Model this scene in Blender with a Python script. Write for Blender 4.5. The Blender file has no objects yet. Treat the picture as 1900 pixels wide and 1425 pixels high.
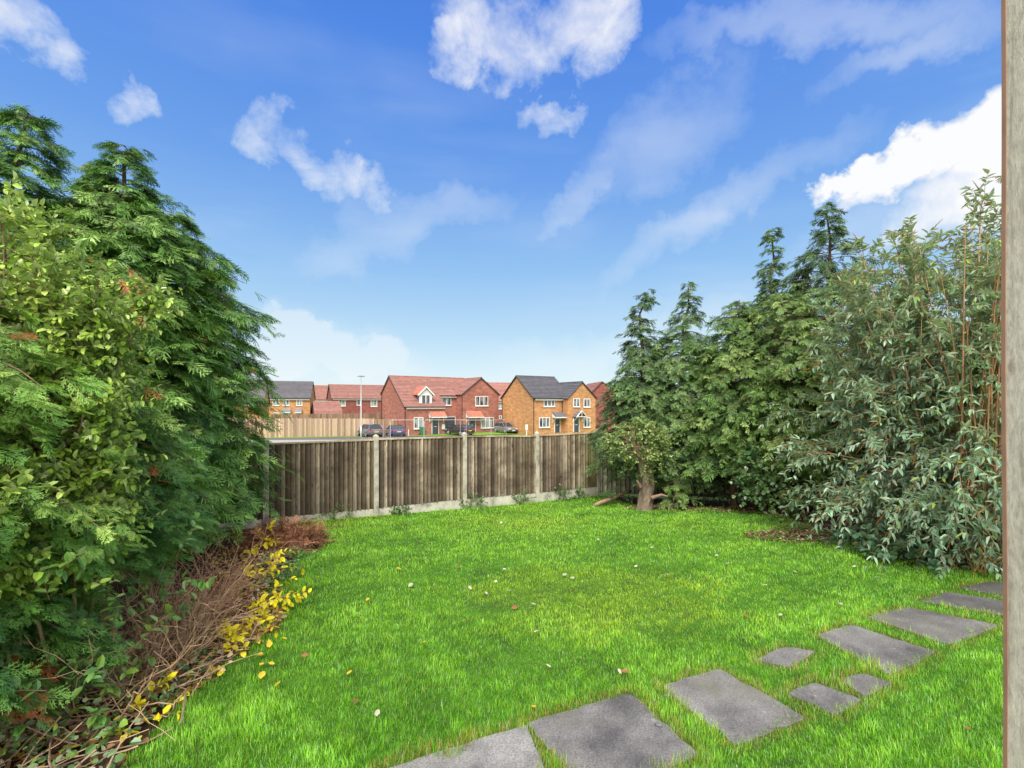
import bpy, math, random
import numpy as np
rng = np.random.default_rng(7)
random.seed(7)
sc = bpy.context.scene
COL = sc.collection
R = math.radians
F = 880.0; HX = 950.0; HY = 748.0; CZ = 2.1      # the survey constants: focal length in photo pixels, horizon, eye height

# ------------------------------------------------------------------ helpers
class G:
    """collects vertices, quads, triangles and colours for one mesh"""
    def __init__(s): s.v=[]; s.q=[]; s.t=[]; s.c=[]; s.n=0
    def add(s, V, Q=None, T=None, C=(1,1,1)):
        V=np.asarray(V,dtype=np.float32).reshape(-1,3)
        if Q is not None and len(Q): s.q.append(np.asarray(Q,dtype=np.int64).reshape(-1,4)+s.n)
        if T is not None and len(T): s.t.append(np.asarray(T,dtype=np.int64).reshape(-1,3)+s.n)
        C=np.asarray(C,dtype=np.float32)
        if C.ndim==1: C=np.tile(C,(len(V),1))
        s.v.append(V); s.c.append(C); s.n+=len(V)
    def box(s, x0,x1,y0,y1,z0,z1, C=(1,1,1), M=None):
        V=np.array([[x0,y0,z0],[x1,y0,z0],[x1,y1,z0],[x0,y1,z0],[x0,y0,z1],[x1,y0,z1],[x1,y1,z1],[x0,y1,z1]],float)
        if M is not None: V=np.array([M(*p) for p in V])
        s.add(V,[[0,3,2,1],[4,5,6,7],[0,1,5,4],[1,2,6,5],[2,3,7,6],[3,0,4,7]],C=C)
    def prism(s, poly, axis, a, b, C=(1,1,1)):
        """poly: list of 2D points, extruded along axis 'x' or 'y' or 'z' from a to b (fan caps, convex enough)"""
        n=len(poly); V=[]
        for t in (a,b):
            for p in poly:
                V.append({'x':(t,p[0],p[1]),'y':(p[0],t,p[1]),'z':(p[0],p[1],t)}[axis])
        Q=[[i,(i+1)%n,n+(i+1)%n,n+i] for i in range(n)]
        T=[[0,i+1,i] for i in range(1,n-1)]+[[n,n+i,n+i+1] for i in range(1,n-1)]
        s.add(V,Q,T,C)
    def build(s, name, mat, parent=None, smooth=False, bevel=0):
        me=bpy.data.meshes.new(name)
        V=np.concatenate(s.v) if s.v else np.zeros((0,3),np.float32)
        Q=np.concatenate(s.q) if s.q else np.zeros((0,4),np.int64)
        T=np.concatenate(s.t) if s.t else np.zeros((0,3),np.int64)
        nq,nt=len(Q),len(T)
        me.vertices.add(len(V)); me.vertices.foreach_set('co',V.astype(np.float32).ravel())
        me.loops.add(nq*4+nt*3)
        me.loops.foreach_set('vertex_index',np.concatenate([Q.ravel(),T.ravel()]).astype(np.int32))
        me.polygons.add(nq+nt)
        ls=np.concatenate([np.arange(nq)*4, nq*4+np.arange(nt)*3]).astype(np.int32)
        me.polygons.foreach_set('loop_start',ls)
        me.polygons.foreach_set('use_smooth',np.full(nq+nt,smooth,dtype=bool))
        C=np.concatenate(s.c); C=np.concatenate([C,np.ones((len(C),1),np.float32)],1)
        a=me.color_attributes.new('Col','FLOAT_COLOR','POINT'); a.data.foreach_set('color',C.astype(np.float32).ravel())
        me.update(calc_edges=True); me.validate()
        me.materials.append(mat)
        o=bpy.data.objects.new(name,me); COL.objects.link(o)
        if parent is not None: o.parent=parent
        if bevel:
            m=o.modifiers.new('bevel','BEVEL'); m.width=bevel; m.segments=2; m.limit_method='ANGLE'
        return o

def nrm(a):
    a=np.asarray(a,float); return a/np.maximum(np.linalg.norm(a,axis=-1,keepdims=True),1e-9)
def scatter(g, tpl, O, Fd, Nm, S, C, bend=None):
    """copy a template (verts, quads, tris) to every origin with forward Fd, normal Nm, scale S, colour C"""
    V,Q,T=tpl[:3]; O=np.asarray(O,float); n=len(O)
    if n==0: return
    X=nrm(Fd); Y=nrm(np.cross(Nm,X)); Z=np.cross(X,Y)
    S=np.asarray(S,float)
    if S.ndim==1: S=np.stack([S,S,S],1)
    W=O[:,None,:]+V[None,:,0:1]*(X*S[:,0:1])[:,None,:]+V[None,:,1:2]*(Y*S[:,1:2])[:,None,:]+V[None,:,2:3]*(Z*S[:,2:3])[:,None,:]
    k=len(V); off=(np.arange(n)*k)[:,None,None]
    sh=tpl[3] if len(tpl)>3 else np.ones(k)
    Cc=np.asarray(C,float)
    if Cc.ndim==1: Cc=np.tile(Cc,(n,1))
    CC=Cc[:,None,:]*sh[None,:,None]
    g.add(W.reshape(-1,3), (Q[None]+off).reshape(-1,4) if len(Q) else None, (T[None]+off).reshape(-1,3) if len(T) else None, CC.reshape(-1,3))
def tubes(g, P, Rd, sides=4, C=(.2,.12,.07)):
    """many tubes at once: P (n,k,3), Rd (n,k) or (k,)"""
    P=np.asarray(P,float)
    if P.ndim==2: P=P[None]
    n,k,_=P.shape
    Rd=np.broadcast_to(np.asarray(Rd,float),(n,k))
    D=nrm(np.gradient(P,axis=1))
    ref=np.where(np.abs(D[:,:,2:3])>.9,np.array([1.,0,0]),np.array([0,0,1.]))
    A=nrm(np.cross(D,ref)); B=np.cross(D,A)
    an=np.arange(sides)*2*np.pi/sides
    W=P[:,:,None,:]+Rd[:,:,None,None]*(A[:,:,None,:]*np.cos(an)[None,None,:,None]+B[:,:,None,:]*np.sin(an)[None,None,:,None])
    idx=np.arange(n*k*sides).reshape(n,k,sides)
    a=idx[:,:-1,:]; b=np.roll(idx,-1,2)[:,:-1,:]; c=np.roll(idx,-1,2)[:,1:,:]; d=idx[:,1:,:]
    Q=np.stack([a,b,c,d],-1).reshape(-1,4)
    C=np.asarray(C,float)
    CC=np.repeat(C,k*sides,0) if C.ndim==2 else C
    g.add(W.reshape(-1,3),Q,None,CC)
def lump(pts, f=1.0, seed=0, octv=3):
    """cheap smooth 3D noise in -1..1"""
    r=np.random.default_rng(seed); p=np.asarray(pts,float)*f; out=np.zeros(p.shape[:-1]); amp=1; tot=0
    for o in range(octv):
        for _ in range(3):
            d=r.normal(size=3)*2.2*(1.9**o); ph=r.uniform(0,6.3); d2=r.normal(size=3)*1.3*(1.9**o)
            out+=amp*np.sin(p@d+ph+1.3*np.sin(p@d2))/3
        tot+=amp; amp*=.6
    return out/tot*1.4
def setp(o,label=None,cat=None,group=None,kind=None):
    if label: o['label']=label
    if cat: o['category']=cat
    if group: o['group']=group
    if kind: o['kind']=kind
    return o
def thing(name,label,cat,loc=(0,0,0),rz=0,group=None):
    o=bpy.data.objects.new(name,None); COL.objects.link(o); o.empty_display_size=.3
    o.location=loc; o.rotation_euler=(0,0,rz)
    return setp(o,label,cat,group)
def copy_tree(o,parent=None):
    c=o.copy(); COL.objects.link(c)
    if parent: c.parent=parent
    for ch in [x for x in COL.objects if x.parent==o]: copy_tree(ch,c)
    return c
def gp(px,py,z=0.0):
    D=(CZ-z)*F/(py-HY); return ((px-HX)*D/F, D)

# ------------------------------------------------------------------ materials
def mat(name):
    m=bpy.data.materials.new(name); m.use_nodes=True; nt=m.node_tree; nt.nodes.clear()
    out=nt.nodes.new('ShaderNodeOutputMaterial'); b=nt.nodes.new('ShaderNodeBsdfPrincipled')
    nt.links.new(b.outputs[0],out.inputs[0]); return m,nt,b,out
def N(nt,t,**kw):
    n=nt.nodes.new('ShaderNode'+t)
    for k,v in kw.items():
        if k.startswith('i_'):
            n.inputs[int(k[2:]) if k[2:].isdigit() else k[2:].replace('_',' ')].default_value=v
        else: setattr(n,k,v)
    return n
def L(nt,a,b): nt.links.new(a,b)
def ramp(nt,fac,stops,interp='LINEAR'):
    r=nt.nodes.new('ShaderNodeValToRGB'); e=r.color_ramp.elements; r.color_ramp.interpolation=interp
    while len(e)<len(stops): e.new(.5)
    for i,(p,c) in enumerate(stops): e[i].position=p; e[i].color=(*c,1) if len(c)==3 else c
    L(nt,fac,r.inputs[0]); return r.outputs[0]
def mixc(nt,f,a,b,mode='MIX'):
    m=nt.nodes.new('ShaderNodeMix'); m.data_type='RGBA'; m.blend_type=mode
    for k,x in ((0,f),(6,a),(7,b)):
        if hasattr(x,'links') or hasattr(x,'is_linked'): L(nt,x,m.inputs[k])
        else: m.inputs[k].default_value=x if k==0 else ((*x,1) if len(x)==3 else x)
    return m.outputs[2]
def noise(nt,scale,detail=4,rough=.55,vec=None,dist=0.0):
    n=N(nt,'TexNoise'); n.inputs['Scale'].default_value=scale; n.inputs['Detail'].default_value=detail
    n.inputs['Roughness'].default_value=rough; n.inputs['Distortion'].default_value=dist
    if vec is not None: L(nt,vec,n.inputs['Vector'])
    return n.outputs['Fac']
def objco(nt,scale=(1,1,1),rot=(0,0,0)):
    t=N(nt,'TexCoord'); m=N(nt,'Mapping'); m.inputs['Scale'].default_value=scale; m.inputs['Rotation'].default_value=rot
    L(nt,t.outputs['Object'],m.inputs[0]); return m.outputs[0]
def bump(nt,b,h,strength=.4,dist=.01):
    n=N(nt,'Bump'); n.inputs['Strength'].default_value=strength; n.inputs['Distance'].default_value=dist
    L(nt,h,n.inputs['Height']); L(nt,n.outputs[0],b.inputs['Normal'])
def leafmat(name,rough=.45,trans=.3,spec=.5,tint=(1,1,1),back=None):
    m,nt,b,out=mat(name)
    a=N(nt,'Attribute',attribute_name='Col'); base=a.outputs['Color']
    g=noise(nt,9,2,vec=N(nt,'TexCoord').outputs['Object'])
    base=mixc(nt,1.0,base,ramp(nt,g,[(.3,(.72,.72,.72)),(.7,(1.2,1.2,1.2))]),'MULTIPLY')
    if tint!=(1,1,1): base=mixc(nt,1.0,base,tint,'MULTIPLY')
    if back is not None:
        ge=N(nt,'NewGeometry'); base=mixc(nt,ge.outputs['Backfacing'],base,mixc(nt,.75,base,back))
    L(nt,base,b.inputs['Base Color']); b.inputs['Roughness'].default_value=rough
    b.inputs['Specular IOR Level'].default_value=spec
    if trans:
        t=N(nt,'BsdfTranslucent'); L(nt,mixc(nt,1.0,base,(1.25,1.35,.6),'MULTIPLY'),t.inputs[0])
        ms=N(nt,'MixShader'); ms.inputs[0].default_value=trans
        L(nt,b.outputs[0],ms.inputs[1]); L(nt,t.outputs[0],ms.inputs[2]); L(nt,ms.outputs[0],out.inputs[0])
    return m
def attrmat(name,rough=.8,bscale=40,bstr=.5,var=.35,stretch=(1,1,1),spec=.3,bdist=.01):
    """surface whose base colour is the mesh's own colour attribute with noise variation"""
    m,nt,b,out=mat(name); a=N(nt,'Attribute',attribute_name='Col'); co=objco(nt,stretch)
    n=noise(nt,bscale,6,.65,co); lo=1-var; hi=1+var
    c=mixc(nt,1.0,a.outputs['Color'],ramp(nt,n,[(.3,(lo,)*3),(.7,(hi,)*3)]),'MULTIPLY')
    L(nt,c,b.inputs['Base Color']); b.inputs['Roughness'].default_value=rough; b.inputs['Specular IOR Level'].default_value=spec
    if bstr: bump(nt,b,n,bstr,bdist)
    return m
def plain(name,col,rough=.5,metal=0,var=.12,vs=6,spec=.5,bstr=0):
    m,nt,b,out=mat(name); co=objco(nt); n=noise(nt,vs,5,.6,co)
    c=mixc(nt,n,tuple(x*(1-var) for x in col),tuple(min(1,x*(1+var)) for x in col))
    L(nt,c,b.inputs['Base Color']); b.inputs['Roughness'].default_value=rough; b.inputs['Metallic'].default_value=metal
    b.inputs['Specular IOR Level'].default_value=spec
    if bstr: bump(nt,b,n,bstr,.01)
    return m
M={}
M['conifer']=leafmat('conifer_leaf',.5,.18,.35)
M['broad']=leafmat('glossy_leaf',.3,.25,.6,back=(.3,.36,.2))
M['silver']=leafmat('silvery_leaf',.4,.2,.5,back=(.42,.47,.38))
M['dead']=leafmat('dead_leaf',.7,.25,.2)
M['grass']=leafmat('grass_blade',.4,.3,.45)
M['bark']=attrmat('bark',.85,30,.8,.45,(1,1,.25))
M['twig']=attrmat('twig',.75,25,.2,.3)

def brick(name,c1,c2,mortar,course=(.24,.085)):
    m,nt,b,out=mat(name); t=N(nt,'TexCoord')
    # object space; wrap u by x+y so every wall face carries courses
    s=N(nt,'SeparateXYZ'); L(nt,t.outputs['Object'],s.inputs[0])
    ad=N(nt,'Math',operation='ADD'); L(nt,s.outputs[0],ad.inputs[0]); L(nt,s.outputs[1],ad.inputs[1])
    cb=N(nt,'CombineXYZ'); L(nt,ad.outputs[0],cb.inputs[0]); L(nt,s.outputs[2],cb.inputs[1])
    br=N(nt,'TexBrick'); L(nt,cb.outputs[0],br.inputs[0]); br.inputs['Scale'].default_value=1
    br.inputs['Brick Width'].default_value=course[0]; br.inputs['Row Height'].default_value=course[1]
    br.inputs['Mortar Size'].default_value=.008; br.inputs['Color1'].default_value=(*c1,1); br.inputs['Color2'].default_value=(*c2,1); br.inputs['Mortar'].default_value=(*mortar,1)
    n=noise(nt,1.0,7,.7,objco(nt,(1,1,2.6))); n2=noise(nt,.25,3,.5,t.outputs['Object'])
    c=mixc(nt,1.0,br.outputs['Color'],ramp(nt,n,[(.32,(.68,.68,.7)),(.68,(1.3,1.27,1.24))]),'MULTIPLY')
    c=mixc(nt,1.0,c,ramp(nt,n2,[(.3,(.88,.88,.88)),(.7,(1.1,1.1,1.1))]),'MULTIPLY')
    L(nt,c,b.inputs['Base Color']); b.inputs['Roughness'].default_value=.9; b.inputs['Specular IOR Level'].default_value=.2
    return m
M['brick_red']=brick('red_brick',(.40,.145,.10),(.30,.095,.07),(.36,.24,.2))
M['brick_darkred']=brick('dark_red_brick',(.30,.085,.07),(.23,.06,.05),(.26,.16,.14))
M['brick_buff']=brick('buff_brick',(.58,.29,.12),(.44,.20,.08),(.44,.30,.18))
M['tile_red']=attrmat('red_tile',.7,1.6,.2,.2)
M['tile_grey']=attrmat('grey_tile',.6,1.6,.2,.2)
M['upvc']=plain('white_upvc',(.78,.78,.76),.35,var=.05)
M['fascia']=plain('fascia_white',(.7,.69,.66),.5)
M['black']=plain('black_plastic',(.02,.02,.022),.4)
M['slate_door']=plain('slate_door_paint',(.045,.06,.08),.35)
M['cheek']=plain('dark_slate_cladding',(.09,.11,.12),.6)
M['sign']=plain('off_white_board',(.75,.73,.68),.5)
def glass(name,base=(.035,.045,.055),curt=.6):
    m,nt,b,out=mat(name); co=objco(nt,(1.6,1.6,.9)); n=noise(nt,1.1,2,.4,co)
    c=ramp(nt,n,[(.42,base),(.5,(base[0]*3,base[1]*3.2,base[2]*3.2)),(.62,(curt,curt,curt*.97))])
    L(nt,c,b.inputs['Base Color']); b.inputs['Roughness'].default_value=.08; b.inputs['Specular IOR Level'].default_value=.9
    return m
M['pane']=glass('window_glass',curt=.22); M['pane_net']=glass('window_glass_with_nets',(.10,.115,.12),.36)
def concrete(name,c,moss=.35):
    m,nt,b,out=mat(name); t=N(nt,'TexCoord').outputs['Object']
    n=noise(nt,3.2,7,.65,t); n2=noise(nt,60,4,.7,t); n3=noise(nt,1.3,4,.6,t)
    col=ramp(nt,n,[(.34,tuple(x*.45 for x in c)),(.5,c),(.68,tuple(min(1,x*1.25) for x in c))])
    g=ramp(nt,n3,[(.5,(0,0,0)),(.72,(moss,)*3)])
    col=mixc(nt,g,col,(.16,.19,.07)); col=mixc(nt,1.0,col,ramp(nt,n2,[(.35,(.8,)*3),(.6,(1.08,)*3)]),'MULTIPLY')
    L(nt,col,b.inputs['Base Color']); b.inputs['Roughness'].default_value=.9; bump(nt,b,n2,.5,.004); return m
M['concrete']=concrete('concrete_post',(.50,.46,.38))
M['gravelboard']=concrete('gravel_board',(.56,.53,.45),.55)
def slabmat(name,c):
    m,nt,b,out=mat(name); t=N(nt,'TexCoord').outputs['Object']
    n=noise(nt,2.2,6,.6,t); n2=noise(nt,70,6,.8,t); v=N(nt,'TexVoronoi',feature='F1'); v.inputs['Scale'].default_value=55; L(nt,t,v.inputs['Vector'])
    a=N(nt,'Attribute',attribute_name='Col')
    col=mixc(nt,1.0,a.outputs['Color'],ramp(nt,n,[(.34,(.46,.45,.46)),(.66,(1.3,1.27,1.22))]),'MULTIPLY')
    col=mixc(nt,1.0,col,ramp(nt,n2,[(.36,(.55,)*3),(.62,(1.4,)*3)]),'MULTIPLY')
    st_=noise(nt,.9,5,.7,t); col=mixc(nt,ramp(nt,st_,[(.56,(0,0,0)),(.66,(.45,)*3)]),col,(.12,.12,.07)); li=noise(nt,6,3,.5,t); col=mixc(nt,ramp(nt,li,[(.70,(0,0,0)),(.74,(.5,)*3)]),col,(.40,.37,.30))
    sp=ramp(nt,v.outputs['Distance'],[(.08,(.85,)*3),(.14,(0,0,0))]); vm=N(nt,'TexVoronoi',feature='F1'); vm.inputs['Scale'].default_value=55; L(nt,t,vm.inputs['Vector'])
    sel=ramp(nt,vm.outputs['Color'],[(.72,(0,0,0)),(.78,(1,1,1))]); spk=mixc(nt,1.0,sp,sel,'MULTIPLY')
    col=mixc(nt,spk,col,(.5,.45,.4))
    L(nt,col,b.inputs['Base Color']); b.inputs['Roughness'].default_value=.72; bump(nt,b,n2,.5,.004); return m
M['slab']=slabmat('paving_slab',(.2,.2,.2))
def postmat():
    m,nt,b,out=mat('rough_timber_post'); co=objco(nt,(9,9,.8)); n=noise(nt,2.5,7,.7,co,1.2); f=noise(nt,26,6,.8,objco(nt,(3,3,1.2)))
    g=noise(nt,1.5,4,.6,objco(nt))
    c=ramp(nt,n,[(.3,(.36,.30,.24)),(.46,(.68,.59,.49)),(.7,(.82,.73,.63))])
    c=mixc(nt,1.0,c,ramp(nt,f,[(.3,(.6,)*3),(.62,(1.12,)*3)]),'MULTIPLY'); kn=N(nt,'TexVoronoi'); kn.inputs['Scale'].default_value=3.2; L(nt,objco(nt,(2,2,1)),kn.inputs['Vector']); c=mixc(nt,1.0,c,ramp(nt,kn.outputs['Distance'],[(.05,(.45,.36,.3)),(.10,(1,1,1))]),'MULTIPLY'); c=mixc(nt,ramp(nt,g,[(.6,(0,0,0)),(.8,(.25,)*3)]),c,(.40,.33,.17))
    L(nt,c,b.inputs['Base Color']); b.inputs['Roughness'].default_value=.9
    bump(nt,b,mixc(nt,.5,n,f),.8,.006); return m
M['post']=postmat()
def boardmat():
    m,nt,b,out=mat('weathered_board'); a=N(nt,'Attribute',attribute_name='Col')
    co=objco(nt,(14,14,1.1)); n=noise(nt,2.2,8,.72,co,2.0); k=noise(nt,6,4,.6,objco(nt,(4,4,1))) ; w=noise(nt,.9,5,.65,objco(nt,(1.5,1.5,2)))
    c=mixc(nt,1.0,a.outputs['Color'],ramp(nt,n,[(.30,(.45,.4,.36)),(.48,(.95,.93,.90)),(.68,(1.35,1.33,1.3))]),'MULTIPLY')
    c=mixc(nt,1.0,c,ramp(nt,k,[(.30,(.35,.28,.24)),(.40,(1,1,1))]),'MULTIPLY')
    c=mixc(nt,1.0,c,ramp(nt,w,[(.38,(.48,.43,.39)),(.60,(1.08,1.06,1.03))]),'MULTIPLY')
    L(nt,c,b.inputs['Base Color']); b.inputs['Roughness'].default_value=.85; bump(nt,b,n,.6,.006); return m
M['board']=boardmat()
M['newboard']=attrmat('new_timber_board',.8,5,.1,.18,(3,3,.4))
def ground(name,c1,c2,c3,s=3.0,bs=.6):
    m,nt,b,out=mat(name); t=N(nt,'TexCoord').outputs['Object']; n=noise(nt,s,8,.7,t); n2=noise(nt,40,4,.7,t)
    c=ramp(nt,n,[(.3,c1),(.5,c2),(.7,c3)]); c=mixc(nt,1.0,c,ramp(nt,n2,[(.3,(.6,)*3),(.7,(1.35,)*3)]),'MULTIPLY')
    L(nt,c,b.inputs['Base Color']); b.inputs['Roughness'].default_value=.95; b.inputs['Specular IOR Level'].default_value=.15; bump(nt,b,n2,bs,.02); return m
M['turf']=ground('turf_soil',(.03,.06,.012),(.06,.14,.015),(.09,.2,.02),2)
M['soil']=ground('bed_soil',(.03,.018,.012),(.075,.045,.03),(.14,.09,.06),3)
M['verge']=ground('verge_grass',(.10,.16,.03),(.14,.24,.04),(.24,.26,.09),.6)
M['asphalt']=ground('asphalt',(.10,.10,.105),(.135,.13,.135),(.17,.165,.16),.5,.2)
M['paleroad']=ground('pale_road',(.30,.28,.25),(.36,.34,.31),(.42,.40,.37),.5,.2)
M['rough']=ground('rough_ground',(.16,.13,.08),(.24,.2,.13),(.2,.24,.1),.8,.5)

# ------------------------------------------------------------------ terrain
def hz(x,y):
    x=np.asarray(x,float); y=np.asarray(y,float)
    t=np.clip((y-7)/5.5,0,1); z=-.3*t*t*(3-2*t)
    far=np.interp(y,[12.9,30,45,63,5000],[0,-.7,-1.2,-1.9,-1.9])
    return z+far
def sheet(name,xs,ys,m,dz=0,kind='structure',zf=None,rough=0):
    g=G(); XX,YY=np.meshgrid(xs,ys,indexing='ij'); ZZ=hz(XX,YY)+dz
    if rough: ZZ=ZZ+rough*lump(np.stack([XX,YY,XX*0],-1),1.2,3)
    V=np.stack([XX,YY,ZZ],-1).reshape(-1,3); nx,ny=len(xs),len(ys)
    i=np.arange(nx-1)[:,None]*ny+np.arange(ny-1)[None]; Q=np.stack([i,i+ny,i+ny+1,i+1],-1).reshape(-1,4)
    g.add(V,Q); o=g.build(name,m,smooth=True); setp(o,kind=kind); return o
def poly_sheet(name,pts,m,dz,res=None):
    """a convex outline draped on the terrain as a fan of strips"""
    import bmesh
    bm=bmesh.new(); vs=[bm.verts.new((x,y,0)) for x,y in pts]; f=bm.faces.new(vs)
    if f.normal.z<0: f.normal_flip()
    xs=[p[0] for p in pts]; ys=[p[1] for p in pts]
    st=res or 1.0
    for ax,(lo,hi) in ((0,(min(xs),max(xs))),(1,(min(ys),max(ys)))):
        k=lo+st
        while k<hi:
            co=(k,0,0) if ax==0 else (0,k,0); no=(1,0,0) if ax==0 else (0,1,0)
            bmesh.ops.bisect_plane(bm,geom=bm.verts[:]+bm.edges[:]+bm.faces[:],plane_co=co,plane_no=no); k+=st
    for v in bm.verts: v.co.z=float(hz(v.co.x,v.co.y))+dz
    bm.normal_update()
    for f in bm.faces:
        if f.normal.z<0: f.normal_flip()
    me=bpy.data.meshes.new(name); bm.to_mesh(me); bm.free(); me.materials.append(m)
    o=bpy.data.objects.new(name,me); COL.objects.link(o); setp(o,kind='structure'); return o
xs=np.concatenate([[-3000,-800,-300,-150,-90,-60,-40,-25,-16],np.arange(-12,12.1,.5),[16,25,40,60,90,150,300,800,3000]])
ys=np.concatenate([[-200,-40,-10,-3],np.arange(0,13.1,.5),[15,18,22,26,30,35,40,45,50,55,60,63,70,90,130,250,600,1500,4500]])
sheet('ground',xs,ys,M['verge'],-.06)
LAWN=[(-1.2,-.6),(-2.0,1.5),(-2.28,2.8),(-2.45,4.2),(-2.75,5.2),(-2.9,6.4),(-3.4,7.3),(-4.28,8.40),(2.25,12.40),(2.8,11.2),(3.0,10.3),(4.3,10.5),(5.4,9.7),(5.3,8.9),(5.2,7.7),(5.1,6.6),(5.9,6.0),(8.2,5.4),(8.2,-.6)]
poly_sheet('soil_bed',[(-9,-1),(-9,5.65),(-4.33,8.32),(2.25,12.42),(7.6,11.3),(8.6,4),(8.6,-1)],M['soil'],-.03,.5)
poly_sheet('lawn',LAWN,M['turf'],-.005,.5)
# road beyond: pale concrete haul road strip, asphalt, verges
poly_sheet('rough_ground',[(-40,30),(60,30),(60,43.5),(-40,43.5)],M['rough'],-.03,5)
poly_sheet('pavement',[(-45,43.5),(70,43.5),(70,45.6),(-45,41.9)],M['paleroad'],-.018,5)
poly_sheet('road',[(-50,37),(-4,44.2),(70,47),(70,60),(10,60),(-9,60.5),(-13.5,60),(-50,49.5)],M['asphalt'],-.01,5)
poly_sheet('road_slabs',[(-50,37.5),(-11.5,43.0),(-9,49.2),(-50,44.5)],M['paleroad'],.004,5)
# ------------------------------------------------------------------ garden fence
P0=np.array([-4.33,8.34]); DV=np.array([1.643,1.016])
ex=lambda t: P0+DV*t
fence=thing('garden_fence','weathered grey-brown closeboard fence with concrete posts across the back of the lawn','fence',(0,0,0))
fz={-2:1.40,-1:1.41,0:1.415,1:1.42,2:1.405,3:1.35,4:1.37}
def frame2(p,q):
    d=q-p; l=np.linalg.norm(d); u=d/l; n=np.array([u[1],-u[0]])   # n points to the garden side
    def Mx(a,b,z): return (p[0]+u[0]*a+n[0]*b, p[1]+u[1]*a+n[1]*b, z)
    return Mx,l
def fence_post(parent,x,y,top,u,cap=True,name='post',w=.095,m=None):
    g=G(); zb=float(hz(x,y))-.1; n=(u[1],-u[0]); h=w/2
    def Mx(a,b,z): return (x+u[0]*a+n[0]*b,y+u[1]*a+n[1]*b,z)
    g.box(-h,h,-h,h,zb,top-.03,M=Mx)
    V=[Mx(-h,-h,top-.03),Mx(h,-h,top-.03),Mx(h,h,top-.03),Mx(-h,h,top-.03),Mx(0,0,top+.012)]
    g.add(V,None,[[0,1,4],[1,2,4],[2,3,4],[3,0,4]])
    return g.build(name,m or M['concrete'],parent,bevel=.006)
U=DV/np.linalg.norm(DV)
BR=[(.14,.105,.078),(.22,.175,.135),(.32,.265,.21),(.09,.065,.048),(.42,.36,.295)]
def closeboard(parent,p,q,top0,top1,bot0,bot1,darkness,green0=0,green1=0,seed=0,pitch=.082,pal=BR,mat_=None,label=None):
    r=np.random.default_rng(seed); Mx,l=frame2(p,q); g=G(); n=int(round((l-.1)/pitch)); w=(l-.1)/n
    for i in range(n):
        a=.05+i*w; f=a/l; top=top0+(top1-top0)*f-.035; bot=bot0+(bot1-bot0)*f
        dk=darkness*(1-.35*f) if green1>green0 else darkness
        pr=np.array([.25+dk*.3,.3,.3*(1-dk)+.05,.12+dk*.3,.18*(1-dk)+.02]); pr/=pr.sum()
        c=np.array(pal[r.choice(5,p=pr)])*r.uniform(.8,1.2)
        gr=green0+(green1-green0)*f**3; c=c*(1-gr)+np.array([.2,.2,.04])*gr
        tw=r.uniform(-.004,.004); ov=.012; jb=r.uniform(-.008,.004)
        # feather-edge board: thick side (18 mm) overlaps the thin side of its neighbour
        e=r.uniform(.026,.040)
        V=[Mx(a,.008,bot+jb),Mx(a+w+ov-.012,e+tw+.006,bot+jb),Mx(a+w+ov,.012+tw,bot+jb),Mx(a,.000,bot+jb),
           Mx(a,.008,top),Mx(a+w+ov-.012,e+tw+.006,top),Mx(a+w+ov,.012+tw,top),Mx(a,.000,top)]
        lo=c*.16; hi=c*1.55; C=[lo*.8,hi*.8,lo*.6,lo,lo,hi,lo*.6,lo]  # thin side coloured dark for grime and lap shade, thick edge bright as lit
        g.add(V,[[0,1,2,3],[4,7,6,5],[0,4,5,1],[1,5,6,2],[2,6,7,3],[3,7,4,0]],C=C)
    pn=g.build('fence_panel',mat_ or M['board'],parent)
    if label: pn['label']=label
    g=G(); 
    V=[]
    for (a,b,z) in ((.05,-.02,0),(.05,.045,0),(l-.05,.045,1),(l-.05,-.02,1)):
        tz=(top0 if z==0 else top1)-.035; V+= [Mx(a,b,tz),Mx(a,b,tz+.028)]
    g.add(V,[[0,2,4,6],[1,7,5,3],[2,3,5,4],[0,1,3,2],[6,7,1,0],[4,5,7,6]],C=(.52,.45,.34)); g.build('capping_rail',mat_ or M['board'],pn)
    g=G()
    for k in (.15,.5,.85):
        z0=bot0+(top0-bot0)*k; z1=bot1+(top1-bot1)*k
        V=[]
        for (a,z) in ((.05,z0),(l-.05,z1)):
            V+=[Mx(a,.004,z),Mx(a,-.035,z),Mx(a,-.035,z+.04),Mx(a,.004,z+.04)]
        g.add(V,[[0,1,5,4],[1,2,6,5],[2,3,7,6],[3,0,4,7]],C=(.2,.15,.1))
    g.build('back_rail',mat_ or M['board'],pn)
    return pn
bots={-2:.10,-1:.09,0:.07,1:.03,2:.01,3:-.05,4:-.075}
for t in range(-2,5):
    p=ex(t); fence_post(fence,p[0],p[1],fz[t]+(.06 if t>=0 else .03),U)
for t in range(-2,4):
    p,q=ex(t),ex(t+1); dk={-2:.8,-1:.8,0:.85,1:.6,2:.35,3:.12}[t]
    tl=fz[t]-.01; tr=fz[t+1]-.02
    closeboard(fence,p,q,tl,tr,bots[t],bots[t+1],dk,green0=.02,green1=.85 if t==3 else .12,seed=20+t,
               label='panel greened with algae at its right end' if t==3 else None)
    Mx,l=frame2(p,q); g=G(); z0=float(hz(*p))-.12; z1=float(hz(*q))-.12
    V=[]
    for (a,zb,zt) in ((.05,z0,bots[t]-.006),(l-.05,z1,bots[t+1]-.006)):
        V+=[Mx(a,-.02,zb),Mx(a,.02,zb),Mx(a,.02,zt),Mx(a,-.02,zt)]
    g.add(V,[[0,1,2,3],[4,7,6,5],[0,4,5,1],[1,5,6,2],[2,6,7,3],[3,7,4,0]]); g.build('gravel_board',M['gravelboard'],fence)
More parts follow.
